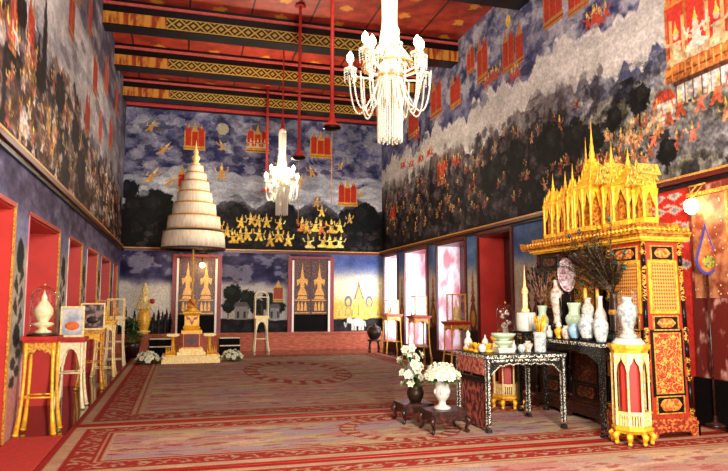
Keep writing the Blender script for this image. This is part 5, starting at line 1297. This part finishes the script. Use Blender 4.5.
# --- chandeliers
def chandelier(label, loc, ring_r, ztop, body_h, strand_h, arms, rod_top, small=False):
    t = thing('crystal_chandelier', label, 'chandelier', loc)
    # origin at ring centre
    m = MB(); m.tube([(0, 0, -.1), (0, 0, rod_top - loc[2])], .018, 8); m.build('suspension_rod', 'rod_red' if small else 'bronze', t)
    if small: m = MB(); m.lathe([(.03, .3), (.04, .1), (.07, .02), (.1, 0), (.001, 0)], (0, 0, body_h + .1), 14); m.build('red_sleeve_cap', 'rod_red', t)
    def strand(mb, pts, r=.013, gap=.03):
        acc = 0
        for a, b in zip(pts[:-1], pts[1:]):
            a = Vector(a); b = Vector(b); L = (b - a).length; n = max(1, int(L / gap))
            for k in range(n):
                p = a.lerp(b, (k + .5) / n); mb.lathe([(.0008, -r), (r, 0), (.0008, r)], tuple(p), 6, smooth=False)
    m = MB()       # upper curtain of beads, from the crown down to the ring
    for k in range(28):
        a = 2 * PI * k / 28; c, s = math.cos(a), math.sin(a)
        pts = [(.09 * c, .075 * s, body_h), (.08 * c, .08 * s, body_h * .6), (.12 * c, .12 * s, body_h * .28), (.24 * c * ring_r / .45, .24 * s * ring_r / .45, .04)]
        strand(m, pts, .015, .026)
    m.lathe([(.06, body_h), (.1, body_h + .03), (.07, body_h + .1), (.02, body_h + .14)], n=16); m.build('upper_beads', 'crystal', t)
    m = MB(); m.lathe([(.05, -.12), (.13, -.05), (.15, .02), (.09, .07), (.06, .2), (.03, body_h * .6)], n=18); m.build('central_bowl', 'crystal', t)
    m = MB()
    for zz, rr in [(0, ring_r * .62), (-.12, .16)]: m.tube([(rr * math.cos(2 * PI * k / 32), rr * math.sin(2 * PI * k / 32), zz) for k in range(32)], .012, 6, closed=True)
    m.build('ring', 'old_gold', t)
    for k in range(arms):
        a = 2 * PI * k / arms + .2; c, s = math.cos(a), math.sin(a)
        rr = ring_r * (.9 if k % 2 == 0 else .62); zz = .0 if k % 2 == 0 else .16
        m = MB(); m.tube([(.1 * c, .1 * s, -.03), (rr * .5 * c, rr * .5 * s, -.12), (rr * .95 * c, rr * .95 * s, -.08), (rr * c, rr * s, zz)], .013, 7)
        o = m.build('arm', 'crystal', t)
        m = MB(); m.lathe([(.075, 0), (.085, .012), (.03, .02), (.02, .06), (.026, .09)], (rr * c, rr * s, zz), 14); m.build('candle_cup', 'crystal', o)
        m = MB(); m.lathe([(.022, .091), (.045, .13), (.04, .18), (.001, .24)], (rr * c, rr * s, zz), 10); m.build('bulb', 'bulb', o)
        m = MB()
        for j in range(8): b = 2 * PI * j / 8; strand(m, [(rr * c + .075 * math.cos(b), rr * s + .075 * math.sin(b), zz), (rr * c + .07 * math.cos(b), rr * s + .07 * math.sin(b), zz - .15)], .011, .026)
        m.tube([(rr * c + .075 * math.cos(b), rr * s + .075 * math.sin(b), zz) for b in [PI * q / 8 for q in range(16)]], .007, 5, closed=True); m.build('drops', 'crystal', o)
    for k in range(arms * 2):
        a = 2 * PI * k / (arms * 2) + .2; c, s = math.cos(a), math.sin(a); r0 = ring_r * (.92 if k % 2 == 0 else .66); r1 = .14
        pts = []
        for j in range(11):
            u = j / 10; rr = r0 + (r1 - r0) * (u ** 1.3); z = -.06 - .42 * math.sin(PI * (u ** .8)) * (ring_r / .5) - .1 * u
            pts.append((rr * c, rr * s, z))
        m = MB(); strand(m, pts, .014, .022); m.build('swag', 'crystal', t)
    m = MB()
    for q, cnt in [(.15, 30), (.09, 14)]:
        for k in range(cnt): a = 2 * PI * k / cnt; strand(m, [(q * math.cos(a), q * math.sin(a), -.14), (q * .95 * math.cos(a), q * .95 * math.sin(a), -.14 - strand_h + (.0 if k % 2 else .03))], .0145, .024)
    m.build('bead_column', 'crystal', t)
    return t
chandelier('large lit crystal chandelier with long bead column, nearest, above mid-hall', (2.36, 7.1, 4.32), .54, 5.3, 1.0, .78, 10, 8.0)
chandelier('smaller lit crystal chandelier on a red rod, farther back before the throne wall', (2.36, 15.65, 4.5), .46, 6.0, 1.22, .72, 10, 8.0, True)
# red rods
def rod(label, y, zb, bell, r=.035):
    t = thing('red_hanging_rod', label, 'hanging rod', (2.36, y, 0), 0, 'red cloth-sleeved rods under the ceiling')
    m = MB(); m.tube([(0, 0, 8.0), (0, 0, zb + .1)], r, 10); m.build('sleeve', 'rod_red', t)
    m = MB(); m.lathe([(.04, 0), (.1, -.02), (.12, -.04), (.001, -.04)], (0, 0, 7.998), 12); m.build('ceiling_rose', 'rod_red', t)
    m = MB(); m.lathe([(r, .26), (r * 1.3, .18), (r * 2.0, .08), (r * 4.2, .02), (r * 4.2, 0), (.001, 0)], (0, 0, zb), 16); o = m.build('flared_cap', 'rod_red', t)
    if bell:
        m = MB(); m.lathe([(r * 4.3, -.002), (r * 4.6, -.03), (r * 3.2, -.07), (.001, -.08)], (0, 0, zb), 16); m.build('dark_cup', 'black', t)
        m = MB(); m.tube([(0, 0, zb - .08), (0, 0, zb - bell)], .006, 6); m.build('cord', 'old_gold', t)
    return t
rod('short red rod farthest back, against the back wall mural', 18.72, 4.75, 0); rod('red rod with flared base hanging beside the smaller chandelier', 13.3, 4.6, 1.5, .033); rod('nearest long red rod ending in a black bell-shaped cup', 10.18, 4.42, 1.3, .034)
# hanging lamp by the right wall, lamp over the throne
t = thing('hanging_lamp', 'glowing white lamp hanging by the mosaic door on the right', 'lamp', (6.26, 6.62, 2.72)); m = MB(); m.lathe([(.03, -.1), (.075, -.06), (.09, 0), (.075, .06), (.04, .09), (.001, .095)], n=18); m.build('globe', 'bulb', t)
m = MB(); m.tube([(0, 0, .09), (0, 0, .17)], .008, 6)
for q in ((-.0, -.12), (0, .12)): m.tube([(0, 0, .09), (.1, q[1], .28)], .006, 6)
m.tube([(.1, -.14, .28), (.1, .14, .28)], .012, 6); m.tube([(0, 0, .17), (.1, 0, .28), (.15, 0, .3)], .01, 6); m.build('bracket', 'old_gold', t)
t = thing('wall_lamp', 'small glowing lamp on the lintel of the door behind the throne', 'lamp', (.62, 20.08, 2.62)); m = MB(); m.lathe([(.03, -.08), (.08, -.04), (.09, 0), (.07, .05), (.001, .08)], n=14); m.build('globe', 'bulb_warm', t); m = MB(); m.tube([(0, 0, .07), (0, .1, .2), (0, .3, .26)], .014, 7); m.build('bracket', 'bronze', t)

# ------------------------------------------------------------------ light, camera
def light(name, kind, loc, power, color=(255, 236, 200), size=.3, aim=None, **kw):
    d = bpy.data.lights.new(name, kind); d.energy = power; d.color = lin(color)
    if kind == 'AREA': d.size = size
    elif kind in ('POINT', 'SPOT'): d.shadow_soft_size = size
    for k, v in kw.items(): setattr(d, k, v)
    o = bpy.data.objects.new(name, d); COL.objects.link(o); o.location = loc
    if aim is not None: o.rotation_euler = (Vector(aim) - Vector(loc)).to_track_quat('-Z', 'Y').to_euler()
    return o
light('hall_flash', 'POINT', (2.25, .3, 1.7), 1550, (255, 250, 240), .15)
light('upward_fill', 'AREA', (1.8, 1.2, 3.4), 720, (255, 250, 242), 1.2, (2.8, 13, 9.5))  # added fill light aimed at upper walls and ceiling; no fixture stands here
light('chandelier_glow', 'POINT', (2.36, 7.1, 4.8), 170, (255, 240, 212), .25)
light('chandelier_glow_far', 'POINT', (2.36, 15.65, 4.75), 1500, (255, 240, 212), .25)
light('throne_lamp_glow', 'POINT', (.62, 19.85, 2.6), 22, (255, 206, 120), .1)
light('wall_lamp_glow', 'POINT', (6.05, 6.55, 2.7), 8, (255, 226, 170), .1)
for a, b, p in [(13.81, 15.6, 46), (16.24, 18.1, 110), (18.75, 20.1, 120)]:
    light('window_daylight', 'AREA', (XR + .55, a + .15, 1.7), p, (244, 244, 255), .9, (XR + .25, b, 1.7), shape='RECTANGLE', size_y=2.2)
w = bpy.data.worlds.new('world'); sc.world = w; w.use_nodes = True
w.node_tree.nodes['Background'].inputs[0].default_value = (1, .96, .9, 1); w.node_tree.nodes['Background'].inputs[1].default_value = .06

cam = bpy.data.cameras.new('camera'); cam.sensor_width = 36; cam.lens = 638 / 728 * 36; cam.clip_end = 100
co = bpy.data.objects.new('camera', cam); COL.objects.link(co); co.location = (0, 0, 1.5)
co.rotation_euler = (math.radians(90 + 5.95), 0, math.radians(-16.0)); sc.camera = co
sc.view_settings.view_transform = 'Standard'; sc.view_settings.look = 'None'; sc.view_settings.gamma = 1; sc.view_settings.exposure = 0.2
sc.view_settings.use_curve_mapping = False
sc.cycles.max_bounces = 6; sc.cycles.transmission_bounces = 6; sc.cycles.use_denoising = True
sc.cycles.sample_clamp_indirect = 6
